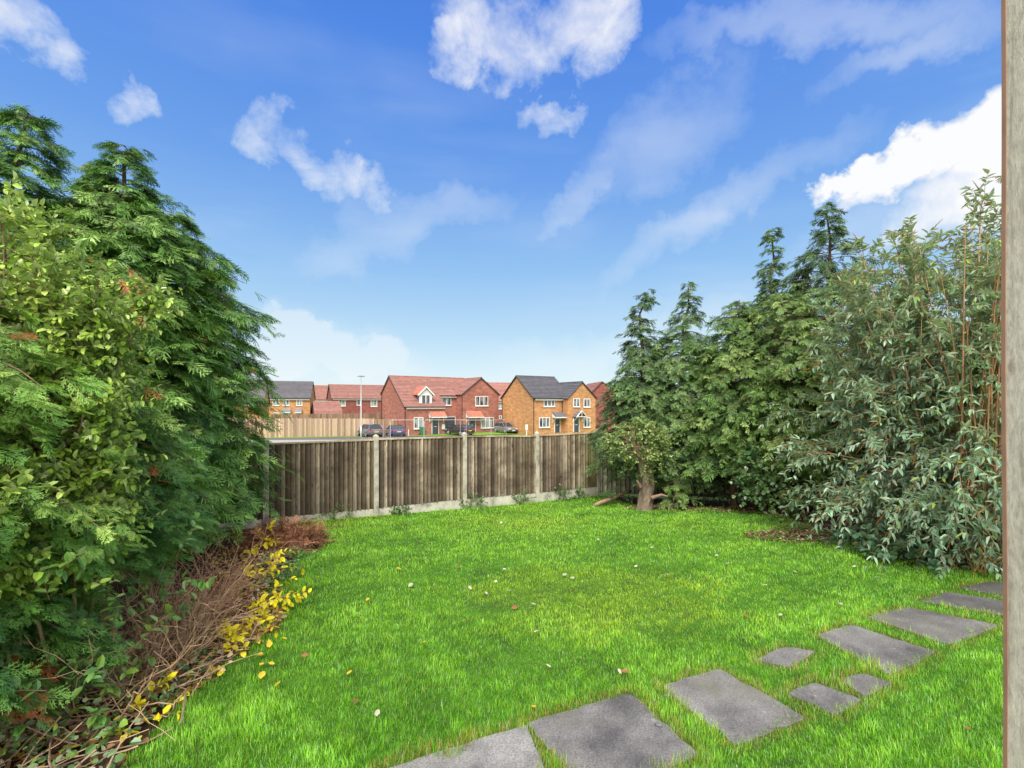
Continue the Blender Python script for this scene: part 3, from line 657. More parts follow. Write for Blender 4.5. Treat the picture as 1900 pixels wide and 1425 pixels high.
# ------------------------------------------------------------------ buddleia
r=np.random.default_rng(41); bx,by=6.3,6.75
bd=thing('buddleia_bush','large arching bush with long grey-green leaves, brown flower spikes and orange-brown stems on the right','shrub',(bx,by,0))
gl,gs,gf=G(),G(),G()
n=72; a=r.uniform(0,2*np.pi,n); rd=np.sqrt(r.uniform(0,1,n)); 
top=np.stack([.05+1.75*np.cos(a)*rd,1.1*np.sin(a)*rd,r.uniform(3.6,5.15,n)-.6*rd*(np.cos(a)<0)-.2*rd],-1)
st=np.stack([r.normal(.2,.22,n),r.normal(0,.22,n),np.full(n,-.03)],-1); f=np.linspace(0,1,9)[None,:,None]
PP=st[:,None,:]+(top-st)[:,None,:]*np.concatenate([f**.9,f**.9,f],-1); PP[...,:2]+=.07*np.sin(f*6+np.arange(n)[:,None,None])*f
thick=r.uniform(.5,1.4,(n,1)); tubes(gs,PP,np.linspace(.030,.004,9)[None,:]*thick,5,np.array([(.62,.40,.24)])*r.uniform(.6,1.2,(n,1)))
# side limbs sweeping out low and to the lawn side
m=70; i=r.integers(0,n,m); k0=r.integers(1,5,m); S1=PP[i,k0]; az=r.normal(np.pi+.35,.95,m); ln=r.uniform(1.1,2.3,m)
f2=np.linspace(0,1,7)[None,:,None]; D1=np.stack([np.cos(az),np.sin(az),r.uniform(.15,1.0,m)],-1); D1=nrm(D1)
P2=S1[:,None,:]+D1[:,None,:]*ln[:,None,None]*f2; P2[...,2]-=(.35*ln)[:,None]*f2[...,0]**2; P2[...,2]=np.maximum(P2[...,2],.15+.55*np.clip(-P2[...,0]-.5,0,1))
tubes(gs,P2,np.linspace(.014,.004,7),4,np.array([(.30,.17,.09)])*r.uniform(.7,1.2,(m,1)))
def bcol(C,O,r):
    # older lower leaves blue-grey, upper ones greener, a few yellow
    h=np.clip((O[:,2:3]-2.6)/2.0,0,1)+r.normal(0,.2,(len(O),1)); h=np.clip(h,0,1)
    C=C*(1-h)+np.array([.24,.33,.10])*h*r.uniform(.5,1.4,(len(O),1)); y=r.uniform(0,1,len(O))<.05; C[y]=np.array([.32,.42,.06]); return C
def shoots(src,cnt,kmin,outw,lnr,sd,up=.5):
    nn,kk,_=src.shape; i=r.integers(0,nn,cnt); ff=r.uniform(kmin,1,cnt)*(kk-1); i0=np.clip(ff.astype(int),0,kk-2); S=src[i,i0]+(src[i,i0+1]-src[i,i0])*(ff-i0)[:,None]
    c=np.array([.3,0,1.6]); bare=(S[:,0]>.1)&(S[:,2]<3.5)&(S[:,2]>.8)&(r.uniform(0,1,cnt)<.9); S=S[~bare]; cnt=len(S); o=nrm(S-c)*outw; D=o+r.normal(0,.5,(cnt,3)); D[:,2]+=up+.25*np.clip(S[:,2]-2,0,2)
    P=twig_leaves(gl,gs,S,D,r.uniform(*lnr,cnt),.45,8,.105,LF_LONG,(.20,.35,.21),(.52,.66,.50),(.07,.15,.08),r,rad=.0035,ldir=.5,hang=.08,tw=(.36,.25,.13),seed=sd,lf=bcol)
    return P
Pa=shoots(PP,2100,.42,1.0,(.35,.8),6,.5); Pb=shoots(P2,900,.2,.8,(.35,.75),7,.25)
# skirt of foliage close to the ground, toward the lawn
n=240; az=r.uniform(np.pi*.75,np.pi*1.75,n); q=r.uniform(.3,1.5,n)*np.where(az<np.pi*1.2,.62,1); S0=np.stack([np.cos(az)*q,np.sin(az)*q*.9,r.uniform(.05,1.2,n)],-1); D0=np.stack([np.cos(az),np.sin(az),r.uniform(.1,.8,n)],-1)+r.normal(0,.3,(n,3))
twig_leaves(gl,gs,S0,D0,r.uniform(.35,.7,n),.4,7,.10,LF_LONG,(.20,.35,.23),(.52,.66,.52),(.07,.15,.08),r,ldir=.5,hang=.12,seed=9,tw=(.3,.2,.1))
# dead flower spikes at shoot ends: small lumpy cones of seed capsules
SPK=[];
tips=np.concatenate([Pa[r.uniform(0,1,len(Pa))<.5],Pb[r.uniform(0,1,len(Pb))<.22]])
d=nrm(tips[:,-1]-tips[:,-2]); d[:,2]-=.1; kk=26
for j in range(kk):
    s=j/kk; ang=r.uniform(0,6.3,len(tips)); nr=np.cross(d,nrm(r.normal(0,1,d.shape))); O=tips[:,-1]+d*(s*.16)[...,None] if False else tips[:,-1]+d*(s*.17)
    scatter(gf,(np.array([[0,-.5,0],[1,0,0],[0,.5,0],[.3,0,.5]],float),np.zeros((0,4),int),np.array([[0,1,3],[1,2,3],[0,3,2]])),O,nrm(nr)+d*.5,d,np.full(len(O),.02*(1-s*.6)),np.array([.34,.17,.05])*r.uniform(.6,1.3,(len(O),1)))
n=34; S0=np.stack([r.uniform(-.80,-.28,n),r.uniform(-1.12,-.85,n),r.uniform(.6,1.3,n)],-1); E0=S0+np.stack([r.normal(.0,.22,n),r.normal(-.05,.10,n),r.uniform(1.6,3.0,n)],-1); f=np.linspace(0,1,7)[None,:,None]
PS=S0[:,None,:]+(E0-S0)[:,None,:]*f; PS[...,:2]+=.06*np.sin(f*4+np.arange(n)[:,None,None])+.25*f**2*r.normal(-.3,.6,(n,1,2)); tubes(gs,PS,np.linspace(.012,.003,7)[None,:]*r.uniform(.6,1.4,(n,1)),5,np.array([(.50,.27,.14)])*r.uniform(.5,1.15,(n,1)))
i=r.integers(0,n,230); j=r.integers(1,7,230); D_=r.normal(0,.7,(230,3)); D_[:,2]+=.4
twig_leaves(gl,gs,PS[i,j],D_,r.uniform(.18,.42,230),.4,6,.10,LF_LONG,(.20,.35,.17),(.50,.62,.40),(.07,.15,.06),r,ldir=.5,hang=.1,seed=12,tw=(.36,.22,.12),lf=bcol)
for q in range(n//2): tubes(gs,[[(.15+r.normal(0,.1),-.1,0),tuple((np.array([.0,-.4,.2])+S0[q])/2),tuple(S0[q])]],.02,5,(.42,.28,.18))
gs.build('stem',M['twig'],bd,True); gl.build('foliage',M['silver'],bd); gf.build('flower_spike',M['dead'],bd)['kind']='stuff'
# ------------------------------------------------------------------ stump with ivy, log, small stems
r=np.random.default_rng(51)
def leafy(name,label,cat,loc,blobs,nl,size,tpl,cols,mat_,group=None,stems=None,seed=0,twc=(.2,.13,.08),up=.4):
    """loose leafy growth: twigs springing from ellipsoids (cx,cy,cz,rx,ry,rz,count)"""
    r=np.random.default_rng(seed); t=thing(name,label,cat,loc,0,group); gl,gs=G(),G()
    for (cx,cy,cz,rx,ry,rz,cnt) in blobs:
        u=nrm(r.normal(0,1,(cnt,3)))*r.uniform(.2,1,(cnt,1))**.5; S0=np.array([cx,cy,cz])+u*np.array([rx,ry,rz]); S0[:,2]=np.maximum(S0[:,2],.02)
        D0=u+r.normal(0,.5,(cnt,3)); D0[:,2]+=up
        twig_leaves(gl,gs,S0,D0,r.uniform(.5,1.1,cnt)*max(.1,min(.35,rx)),.3,nl,size,tpl,*cols,r,rad=.0022,ldir=.4,hang=.1,tw=twc,seed=seed)
    if stems is not None: stems(gs,r)
    gs.build('stem',M['twig'],t,True); gl.build('foliage',mat_,t); return t
sx,sy=2.84,10.15; z0=float(hz(sx,sy))
stp=thing('tree_stump','gnarled bare grey tree stump topped with ivy at the fence corner','tree stump',(sx,sy,z0))
g=G(); zz=np.linspace(-.05,1.18,16); an=np.arange(16)*2*np.pi/16; V=[]
for k,z in enumerate(zz):
    rb=.14+.03*math.exp(-z*7)+.04*max(0,z-.7)
    for a in an:
        q=rb*(1+.22*math.sin(3*a+z*2)+.12*math.sin(7*a-z*6)+.10*math.sin(13*a+z*14)); V.append((q*math.cos(a)+.05*math.sin(z*3)-.03*z,q*math.sin(a),z))
Q=[[k*16+i,k*16+(i+1)%16,(k+1)*16+(i+1)%16,(k+1)*16+i] for k in range(15) for i in range(16)]
V.append((0,0,1.2)); T=[[15*16+i,15*16+(i+1)%16,16*16] for i in range(16)]
cc=np.array([(.24,.18,.13)]*len(V))*np.array([.75+.35*math.sin(i*1.7)**2 for i in range(len(V))])[:,None]
g.add(V,Q,T,cc)
tubes(g,[[(0,0,.95),(.12,.0,1.15),(.24,.02,1.42),(.3,.05,1.7)],[(-.02,0,.95),(-.12,-.02,1.15),(-.2,-.05,1.3),(-.24,-.05,1.42)],[(0,-.05,1.0),(.02,-.1,1.15),(0,-.15,1.3),(.03,-.18,1.42)]],[.09,.07,.05,.03],8,(.26,.19,.14))
tubes(g,[[(.12,-.12,.28),(.3,-.2,.36),(.42,-.22,.33)],[(-.1,-.05,.5),(-.17,-.1,.6),(-.21,-.12,.66)]],[.05,.03,.015],6,(.26,.17,.12))
g.build('trunk',M['bark'],stp,True)
gl,gs=G(),G(); n=430; u=nrm(r.normal(0,1,(n,3)))*r.uniform(.3,1,(n,1))**.4; S0=np.array([-.06,-.02,1.45])+u*np.array([.62,.4,.36])*(1+.6*lump(u,1.4,6))[:,None]; S0[::5,0]*=.4; S0[::5,2]-=r.uniform(0,.5,len(S0[::5])); D0=u+r.normal(0,.4,(n,3))
twig_leaves(gl,gs,S0,D0,r.uniform(.1,.26,n),.2,6,.058,LF_ROUND,(.22,.33,.09),(.46,.50,.16),(.08,.16,.05),r,rad=.002,ldir=.4,hang=.1,seed=3)
gs.build('ivy_stem',M['twig'],stp,True); gl.build('ivy',M['broad'],stp)
# cut pinkish-brown twigs poking from the stump
g=G(); n=46; S0=np.array([-.28,-.25,1.42])+r.normal(0,.09,(n,3)); D=nrm(r.normal(0,1,(n,3))+np.array([-.6,-.3,.5])); f=np.linspace(0,1,4)[None,:,None]
tubes(g,S0[:,None,:]+D[:,None,:]*r.uniform(.12,.4,(n,1,1))*f,np.linspace(.006,.003,4),4,np.array([(.34,.18,.14)])*r.uniform(.6,1.3,(n,1))); g.build('bare_twigs',M['twig'],stp,True)
# log
g=G(); a=np.array(gp(1100,943,-.24)); b=np.array(gp(1168,925,-.27)); k=10; f=np.linspace(0,1,k)
P=np.stack([a[0]+(b[0]-a[0])*f,a[1]+(b[1]-a[1])*f,-.20+.11*f+.012*np.sin(f*9)],-1); tubes(g,P,.036+.01*np.sin(f*7)+.012*f,9,(.42,.27,.17))
for e,i0 in ((P[0],0),(P[-1],(k-1)*9)): 
    g.v.append(np.array([e],np.float32)); g.c.append(np.array([[.5,.36,.24]],np.float32)); g.t.append(np.array([[i0+i,i0+(i+1)%9,g.n] for i in range(9)])); g.n+=1
o=g.build('fallen_log',M['bark'],smooth=True); setp(o,'peeled brown branch lying on the grass against the foot of the stump','log')
# thin trunks seen below the conifers
for (px,py,h,rr,lab) in ((1397,932,1.0,.045,'thin straight brown trunk standing under the middle of the right hedge'),(1432,938,.75,.03,'thin grey cut stem to the right of the straight brown trunk under the hedge')):
    X,Y=gp(px,py,-.22); g=G(); zz=np.linspace(-.05,h,9); tubes(g,np.stack([.02*np.sin(zz*5),0*zz,zz],-1),rr*(1.15-.25*zz/h)+.004*np.sin(zz*20),8,(.30,.17,.11))
    t=thing('bare_tree',lab,'small tree',(X,Y,float(hz(X,Y))))
    g.build('trunk',M['bark'],t,True)
    g=G(); tubes(g,[[(0,0,h*.6),(.08,0,h*.75),(.16,-.02,h*.95)],[(0,0,h*.8),(-.07,-.02,h*.95),(-.1,-.02,h*1.15)],[(0,0,h*.4),(-.1,-.03,h*.45),(-.2,-.05,h*.55)]],[.014,.01,.005],5,(.28,.17,.11)); g.build('twig',M['twig'],t,True)
BRM=((.13,.27,.09),(.27,.40,.18),(.06,.15,.06))
X,Y=gp(1440,880,.25)
leafy('bramble','pale green bramble climbing in front of the conifers beside the thin trunks','bramble',(4.95,9.35,float(hz(4.95,9.35))),
  [(0,0,1.0,.42,.15,.4,60),(.1,.05,.45,.4,.2,.3,26),(-.2,0,.55,.3,.15,.3,24)],5,.085,LF_ROUND,BRM,M['broad'],seed=61)
leafy('bramble','blue-green bramble sprawling over the grass edge under the buddleia','bramble',(5.4,6.35,0),
  [(0,0,.16,.55,.35,.14,60),(-.25,.5,.14,.4,.35,.1,30),(.5,-.1,.15,.4,.25,.12,34)],5,.095,LF_ROUND,((.12,.24,.13),(.25,.38,.24),(.06,.14,.09)),M['broad'],seed=62)
leafy('bramble','dark bramble low in the bed between the buddleia and the thin trunks','bramble',(5.35,8.9,float(hz(5.35,8.9))),
  [(0,0,.25,.5,.3,.25,50)],5,.08,LF_ROUND,((.10,.20,.06),(.22,.33,.12),(.05,.11,.04)),M['broad'],seed=63)
leafy('bramble','leafy weeds climbing the side fence left of the stump','weeds',(2.42,11.55,float(hz(2.42,11.55))),
  [(0,0,.45,.16,.12,.4,34),(.1,-.3,.12,.3,.3,.12,26)],5,.06,LF_OVAL,((.12,.25,.07),(.28,.38,.1),(.06,.13,.04)),M['broad'],seed=64)
for (X,Y,lab) in ((4.7,11.0,'added shrub coloured dark for the shade behind the thin trunks of the right hedge'),(5.9,10.4,'added dark shrub standing in for shade under the conifers left of the buddleia')):
    leafy('shade_shrub',lab,'shade_shrub',(X,Y,float(hz(X,Y))),[(0,0,.45,.75,.2,.45,200)],6,.07,LF_OVAL,((.05,.09,.03),(.09,.15,.05),(.025,.05,.02)),M['broad'],seed=int(X*10))  # shrubs added to darken the gap, shade put into their leaf colour
# weeds along the foot of the fence
WD=[('tuft of strappy weeds against the fence just left of the first middle post',.62,.22,.10),('leafy weed at the fence just right of the first middle post',1.25,.16,.10),
    ('dark leafy weed at the foot of the second middle post',2.08,.22,.16),('low weed clump with pale dry bits left of the third middle post',2.72,.26,.10),
    ('leafy weed under the algae-green panel, right of the third middle post',3.3,.26,.16),('rosette of weeds in front of the last fence panel by the corner',3.62,.24,.12)]
for i,(lab,t,rx,rz) in enumerate(WD):
    p=ex(t)+np.array([.62,-1])/1.18*.12
    leafy('weed_clump',lab,'weeds',(p[0],p[1],float(hz(*p))),[(0,0,rz*.6,rx,.1,rz,30)],6,.05,LF_OVAL if i else LF_LONG,((.11,.24,.06),(.24,.36,.12),(.05,.12,.04)),M['broad'],'weed clumps along the foot of the back fence',seed=70+i)
# dry stalks at the right of the buddleia
g=G(); n=160; S0=np.stack([r.uniform(5.6,6.7,n),r.uniform(5.75,6.3,n),np.zeros(n)],-1); D=nrm(np.stack([r.normal(0,.35,n),r.normal(-.1,.3,n),np.ones(n)],-1)); f=np.linspace(0,1,5)[None,:,None]
Pq=S0[:,None,:]+D[:,None,:]*r.uniform(.2,.75,(n,1,1))*f; Pq[...,2]-=.12*f[...,0]**2; tubes(g,Pq,np.linspace(.003,.0015,5),3,np.array([(.45,.27,.10)])*r.uniform(.5,1.3,(n,1)))
o=g.build('dry_stalks',M['twig']); setp(o,'dry straw-coloured stalks at the foot of the buddleia beside the near post','dry stalks',kind='stuff')

# ------------------------------------------------------------------ left bed: bare twiggy shrub, yellow saplings, bracken, ivy, litter
def bare(name,label,loc,n,spread,h,seed,col,rad=.005,dirx=0):
    r=np.random.default_rng(seed); t=thing(name,label,'shrub',loc); g=G()
    S0=np.stack([r.normal(0,.16,n),r.normal(0,.30,n),np.full(n,-.02)],-1); a=r.uniform(0,6.3,n); k=9; f=np.linspace(0,1,k)[None,:,None]
    D=nrm(np.stack([np.cos(a)*spread+dirx,np.sin(a)*spread,np.ones(n)*r.uniform(.6,1.2,n)],-1)); ln=h*r.uniform(.45,1.15,n)
    P=S0[:,None,:]+D[:,None,:]*ln[:,None,None]*f; P[...,2]-=(.18*ln)[:,None]*f[...,0]**2.4; P+=np.cumsum(r.normal(0,.02,P.shape),1)
    P[...,2]=np.maximum(P[...,2],0)
    C=np.array([col])*r.uniform(.6,1.4,(n,1)); tubes(g,P,np.linspace(1,.35,k)[None]*rad*r.uniform(.6,1.7,(n,1)),4,C)
    m=n*4; i=r.integers(0,n,m); j=r.integers(2,k-1,m); S1=P[i,j]; D1=nrm(D[i]*.5+r.normal(0,.7,(m,3))); f2=np.linspace(0,1,5)[None,:,None]
    P1=S1[:,None,:]+D1[:,None,:]*(h*r.uniform(.12,.45,m))[:,None,None]*f2; P1+=np.cumsum(r.normal(0,.018,P1.shape),1); P1[...,2]=np.maximum(P1[...,2],0)
    tubes(g,P1,np.linspace(1,.4,5)[None]*rad*.5,3,C[i]); g.build('branches',M['twig'],t,True); return t,P1
b1,Pt=bare('bare_shrub','leafless brown twiggy shrub at the foot of the left hedge beside the lawn',(-2.82,3.75,0),110,.42,.95,81,(.46,.29,.19),.005,.12)
b2,_=bare('bare_shrub','tangle of reddish leafless stems under the bulging conifer, behind the twiggy shrub',(-3.05,4.75,0),60,.55,.9,82,(.44,.24,.16),.0045,.15)
g=G()
for (cx,cy,rr_,h) in ((-3.0,3.85,.055,.75),(-3.12,3.55,.04,.8),(-2.95,3.45,.035,.5),(-2.75,3.9,.05,.3)):
    zz=np.linspace(-.05,h,7); tubes(g,np.stack([cx+.04*np.sin(zz*4),cy+.03*zz,zz],-1),rr_*(1-.3*zz/h),8,(.26,.18,.12))
    g.v.append(np.array([[cx+.04*math.sin(h*4),cy+.03*h,h]],np.float32)); g.c.append(np.array([[.3,.2,.13]],np.float32)); i0=g.n-8; g.t.append(np.array([[i0+i,i0+(i+1)%8,g.n] for i in range(8)])); g.n+=1
V=g; 
g.v=[v-np.array([-2.82,3.75,0],np.float32) for v in g.v]; g.build('cut_stem',M['bark'],b1,True)
YEL=((.85,.72,.03),(1.0,.88,.06),(.62,.55,.03))
def sapling(label,x,y,n,ln,tilt,seed,size=.065,nl=6):
    r=np.random.default_rng(seed); t=thing('yellow_sapling',label,'sapling',(x,y,0),0,'yellow-leaved saplings along the left edge of the lawn'); gl,gs=G(),G()
    S0=np.stack([r.normal(0,.07,n),r.normal(0,.1,n),np.zeros(n)],-1); D=np.stack([r.normal(tilt,.35,n),r.normal(-.1,.4,n),r.uniform(.4,1,n)],-1)
    twig_leaves(gl,gs,S0,D,ln*r.uniform(.6,1.1,n),.35,nl,size,LF_OVAL,*YEL,r,rad=.003,pairs=True,ldir=.45,hang=.15,tw=(.33,.18,.10),start=.4,seed=seed)
    gs.build('stem',M['twig'],t,True); gl.build('foliage',M['dead'],t); return t
sapling('yellow-leaved sapling leaning over the lawn edge beside the leafless shrub, fullest of all',-2.62,4.55,12,.68,.65,91,.068,6)
sapling('yellow-leaved sapling low in the litter, right of the bare shrub and nearest the lawn',-2.45,4.1,5,.34,.5,92)
sapling('small yellow-leaved sapling in front of the bare shrub, nearest the viewer',-2.62,3.15,4,.36,.3,93,.07,4)
sapling('yellow-leaved sapling under the conifer between the bare shrub and the bracken pile',-3.1,5.75,8,.62,.6,94,.08,5)
sapling('tall yellow-leaved sapling leaning over the bracken pile',-3.75,6.55,5,.75,.6,95,.10,4)
g=G(); n=150; r=np.random.default_rng(98); S0=np.stack([r.uniform(-3.2,-2.25,n),r.uniform(2.1,4.6,n),r.uniform(.0,.12,n)],-1); D=nrm(r.normal(0,1,(n,3))*np.array([1,1,.3])); f=np.linspace(-.5,.5,6)[None,:,None]
P=S0[:,None,:]+D[:,None,:]*r.uniform(.2,.9,(n,1,1))*f+np.cumsum(r.normal(0,.02,(n,6,3)),1); P[...,2]=np.abs(P[...,2])+.005; tubes(g,P,np.linspace(.006,.003,6),4,np.array([(.42,.28,.19)])*r.uniform(.5,1.4,(n,1)))
o=g.build('fallen_twigs',M['twig']); setp(o,'bare fallen twigs lying across the litter of the left bed','twigs',kind='stuff')
# bracken pile
t=thing('bracken_pile','heap of dry red-brown fern and conifer clippings by the left end of the fence','pile of clippings',(-3.35,7.05,float(hz(-3.35,7.05))))
r=np.random.default_rng(96); g=G(); n=620; a=r.uniform(0,6.3,n); q=np.sqrt(r.uniform(0,1,n)); O=np.stack([.50*q*np.cos(a),.36*q*np.sin(a),.25*(1-q**2)*r.uniform(.3,1.05,n)],-1)
D=np.stack([np.cos(a)*q,np.sin(a)*q,r.normal(0,.4,n)],-1)+r.normal(0,.5,(n,3)); scatter(g,FR_F[0],O,D,r.normal(0,1,(n,3))+np.array([0,0,1]),r.uniform(.12,.28,n),np.array([.40,.20,.12])*r.uniform(.45,1.35,(n,1)))
g.build('dry_fronds',M['dead'],t)
g=G(); n=200; S0=np.stack([r.normal(0,.26,n),r.normal(0,.2,n),r.uniform(0,.2,n)],-1); D=nrm(r.normal(0,1,(n,3))*np.array([1,1,.4])); f=np.linspace(-.5,.5,4)[None,:,None]
tubes(g,S0[:,None,:]+D[:,None,:]*r.uniform(.15,.6,(n,1,1))*f,.0035,3,np.array([(.40,.18,.10)])*r.uniform(.6,1.4,(n,1))); g.build('dry_stems',M['twig'],t)
# ivy and weeds as ground cover, leaf litter
def ground_leaves(name,label,cat,n,region,tpl,size,cols,mat_,seed,zr=(.005,.06),flat=.35):
    r=np.random.default_rng(seed); pts=[]
    while len(pts)<n:
        k=r.integers(0,len(region)); cx,cy,rx,ry=region[k][:4]; a=r.uniform(0,6.3); q=math.sqrt(r.uniform(0,1)); pts.append((cx+rx*q*math.cos(a),cy+ry*q*math.sin(a)))
    P=np.array(pts); z=hz(P[:,0],P[:,1])+r.uniform(*zr,n); O=np.stack([P[:,0],P[:,1],z],-1); D=r.normal(0,1,(n,3)); D[:,2]*=.25
    NV=r.normal(0,flat,(n,3)); NV[:,2]=1; C=np.array(cols)[r.integers(0,len(cols),n)]*r.uniform(.7,1.25,(n,1)); g=G()
    scatter(g,tpl,O,D,NV,size*r.uniform(.55,1.3,n),C); o=g.build(name,mat_); setp(o,label,cat,kind='stuff'); return o
LEFTBED=[(-2.75,2.6,.55,.7),(-2.9,3.3,.5,.6),(-2.75,4.0,.4,.6),(-2.8,4.8,.4,.6),(-3.2,5.6,.45,.7),(-3.7,6.6,.5,.6),(-2.5,3.6,.25,.5),(-2.4,4.3,.22,.5)]
ground_leaves('leaf_litter','brown, tan and yellow fallen leaves covering the earth of the left bed','leaf litter',3600,LEFTBED,LF_OVAL,.06,
  [(.36,.20,.11),(.5,.33,.18),(.72,.58,.40),(.66,.5,.07),(.9,.75,.07),(.2,.10,.06),(.40,.17,.08),(.16,.08,.05)],M['dead'],110,zr=(.0,.05),flat=.8)
ground_leaves('ivy_ground_cover','small grey-green ivy leaves creeping over the bed at the lower left corner','ivy',650,[(-2.75,2.55,.55,.6),(-2.35,2.35,.35,.4),(-2.95,3.0,.4,.5)],LF_ROUND,.045,
  [(.13,.24,.08),(.20,.32,.14),(.10,.20,.05),(.30,.40,.22),(.24,.40,.06)],M['broad'],111,(.02,.26),.9)
ground_leaves('low_weeds','low dark green weeds along the lawn edge before the bracken pile','weeds',900,[(-3.0,6.3,.35,.35),(-2.75,5.6,.2,.4),(-3.3,7.4,.5,.3),(-2.5,3.4,.15,.6)],LF_OVAL,.05,
  [(.09,.22,.06),(.14,.30,.08),(.2,.36,.14),(.06,.15,.05)],M['broad'],112,(.01,.12))
ground_leaves('bed_litter','dry brown leaves and bark covering the earth of the right bed','leaf litter',3600,[(4.5,7.5,.85,.4),(5.2,7.8,.9,.6),(4.6,10.1,1.3,.4),(3.2,10.4,.8,.35),(5.9,6.3,.7,.4),(5.7,9.3,.8,.6)],LF_OVAL,.05,
  [(.16,.085,.06),(.24,.13,.085),(.34,.22,.13),(.10,.055,.04),(.5,.4,.28),(.2,.08,.06)],M['dead'],113,(.0,.03))
# loose fallen leaves on the lawn, each its own object
KIND={'pale':((.62,.56,.44),'pale dry fallen leaf lying on the lawn','pale dry leaves scattered on the lawn'),
      'brown':((.33,.15,.07),'curled brown fallen leaf lying on the lawn','brown leaves scattered on the lawn'),
      'yellow':((.72,.50,.05),'yellow fallen leaf lying on the lawn','yellow leaves scattered on the lawn')}
LV=[('pale',920,1078),('pale',936,1056),('pale',902,1100),('pale',945,1095),('pale',1062,1072),('pale',1048,1066),('pale',872,1090),('pale',995,1171),('pale',1018,1235),('pale',762,1085),
    ('pale',1350,1045),('pale',1420,1085),('pale',1448,1140),('pale',1240,1066),('pale',1585,1050),('pale',1330,1030),('pale',1180,1050),('pale',1560,1120),('pale',1510,1290),('pale',700,1322),
    ('pale',990,1120),('pale',1150,1245),('pale',1475,1060),('pale',1640,1065),('pale',930,965),('pale',1110,1000),('pale',1210,1015),
    ('brown',566,1215),('brown',1275,1140),('brown',955,1126),('brown',1001,1256),('brown',1160,1245),('brown',1795,1350),('brown',1385,1142),('brown',850,1050),('brown',660,1300),
    ('yellow',990,1310),('yellow',648,1247),('yellow',682,1112),('yellow',540,1098),('yellow',512,1120),('yellow',515,1268),('yellow',500,1195),('yellow',528,1184),('yellow',486,1232),('yellow',560,1108),('yellow',785,1192),('yellow',590,1070),('yellow',740,1055)]
rq=random.Random(9)
LV+=[('yellow',int(455+70*rq.random()+(1250-q)*.02),int(q)) for q in [1040,1066,1090,1102,1125,1140,1152,1166,1171,1190,1205,1214,1230,1252]]+[('pale',int(440+40*rq.random()),q) for q in (1110,1160,1200,1240)]
r=np.random.default_rng(120)
KEEP=[]
for i,(k,px,py) in enumerate(LV):
    X,Y=gp(px,py,.045); c,lab,grp=KIND[k]; g=G(); a=r.uniform(0,6.3); V=[]; n=9; Lf=r.uniform(.038,.066); curl=r.uniform(.1,.4)
    for q in range(n):
        s=q/(n-1); wdt=math.sin(math.pi*min(1,s*.96+.02))**.8*.36*(1+.08*(q%2))
        for sd in (-1,0,1): V.append((s-.5,sd*wdt,curl*((sd*wdt)**2*3+(s-.5)**2*.9)+.03*math.sin(q*2+sd)))
    Q=[[q*3+j,q*3+j+1,(q+1)*3+j+1,(q+1)*3+j] for q in range(n-1) for j in (0,1)]
    V=np.array(V)*Lf; tl=r.normal(0,.3,2); V[:,2]+=V[:,0]*tl[0]+V[:,1]*tl[1]
    g.add(V,Q,None,np.array(c)*r.uniform(.75,1.2)); o=g.build('fallen_leaf',M['dead'],smooth=True); o.location=(X,Y,float(hz(X,Y))+.042); o.rotation_euler=(0,0,a); setp(o,lab,'leaf',grp)
for (px,py,lab) in ((1238,1290,'small grey pebble at the upper left corner of the third paving slab'),(1222,1345,'dark pebble on the edge of the second paving slab'),(1645,1247,'flat grey stone flake lying on the lower edge of the middle slab')):
    X,Y=gp(px,py,.02); g=G(); n=10; V=[];
    for k,(zq,rq) in enumerate(((0,.8),(.35,1),(.75,.75),(1,.3))):
        for i in range(n):
            a=i*2*np.pi/n; q=rq*(1+.15*math.sin(2*a+px)); V.append((.022*q*math.cos(a)*(2 if 'flake' in lab else 1.1),.016*q*math.sin(a),zq*.016))
    Q=[[k*n+i,k*n+(i+1)%n,(k+1)*n+(i+1)%n,(k+1)*n+i] for k in range(3) for i in range(n)]+[]; V.append((0,0,.0165)); T=[[3*n+i,3*n+(i+1)%n,4*n] for i in range(n)]
    g.add(V,Q,T,(.16,.17,.19)); o=g.build('pebble',M['slab'],smooth=True); o.location=(X,Y,.016); setp(o,lab,'stone')
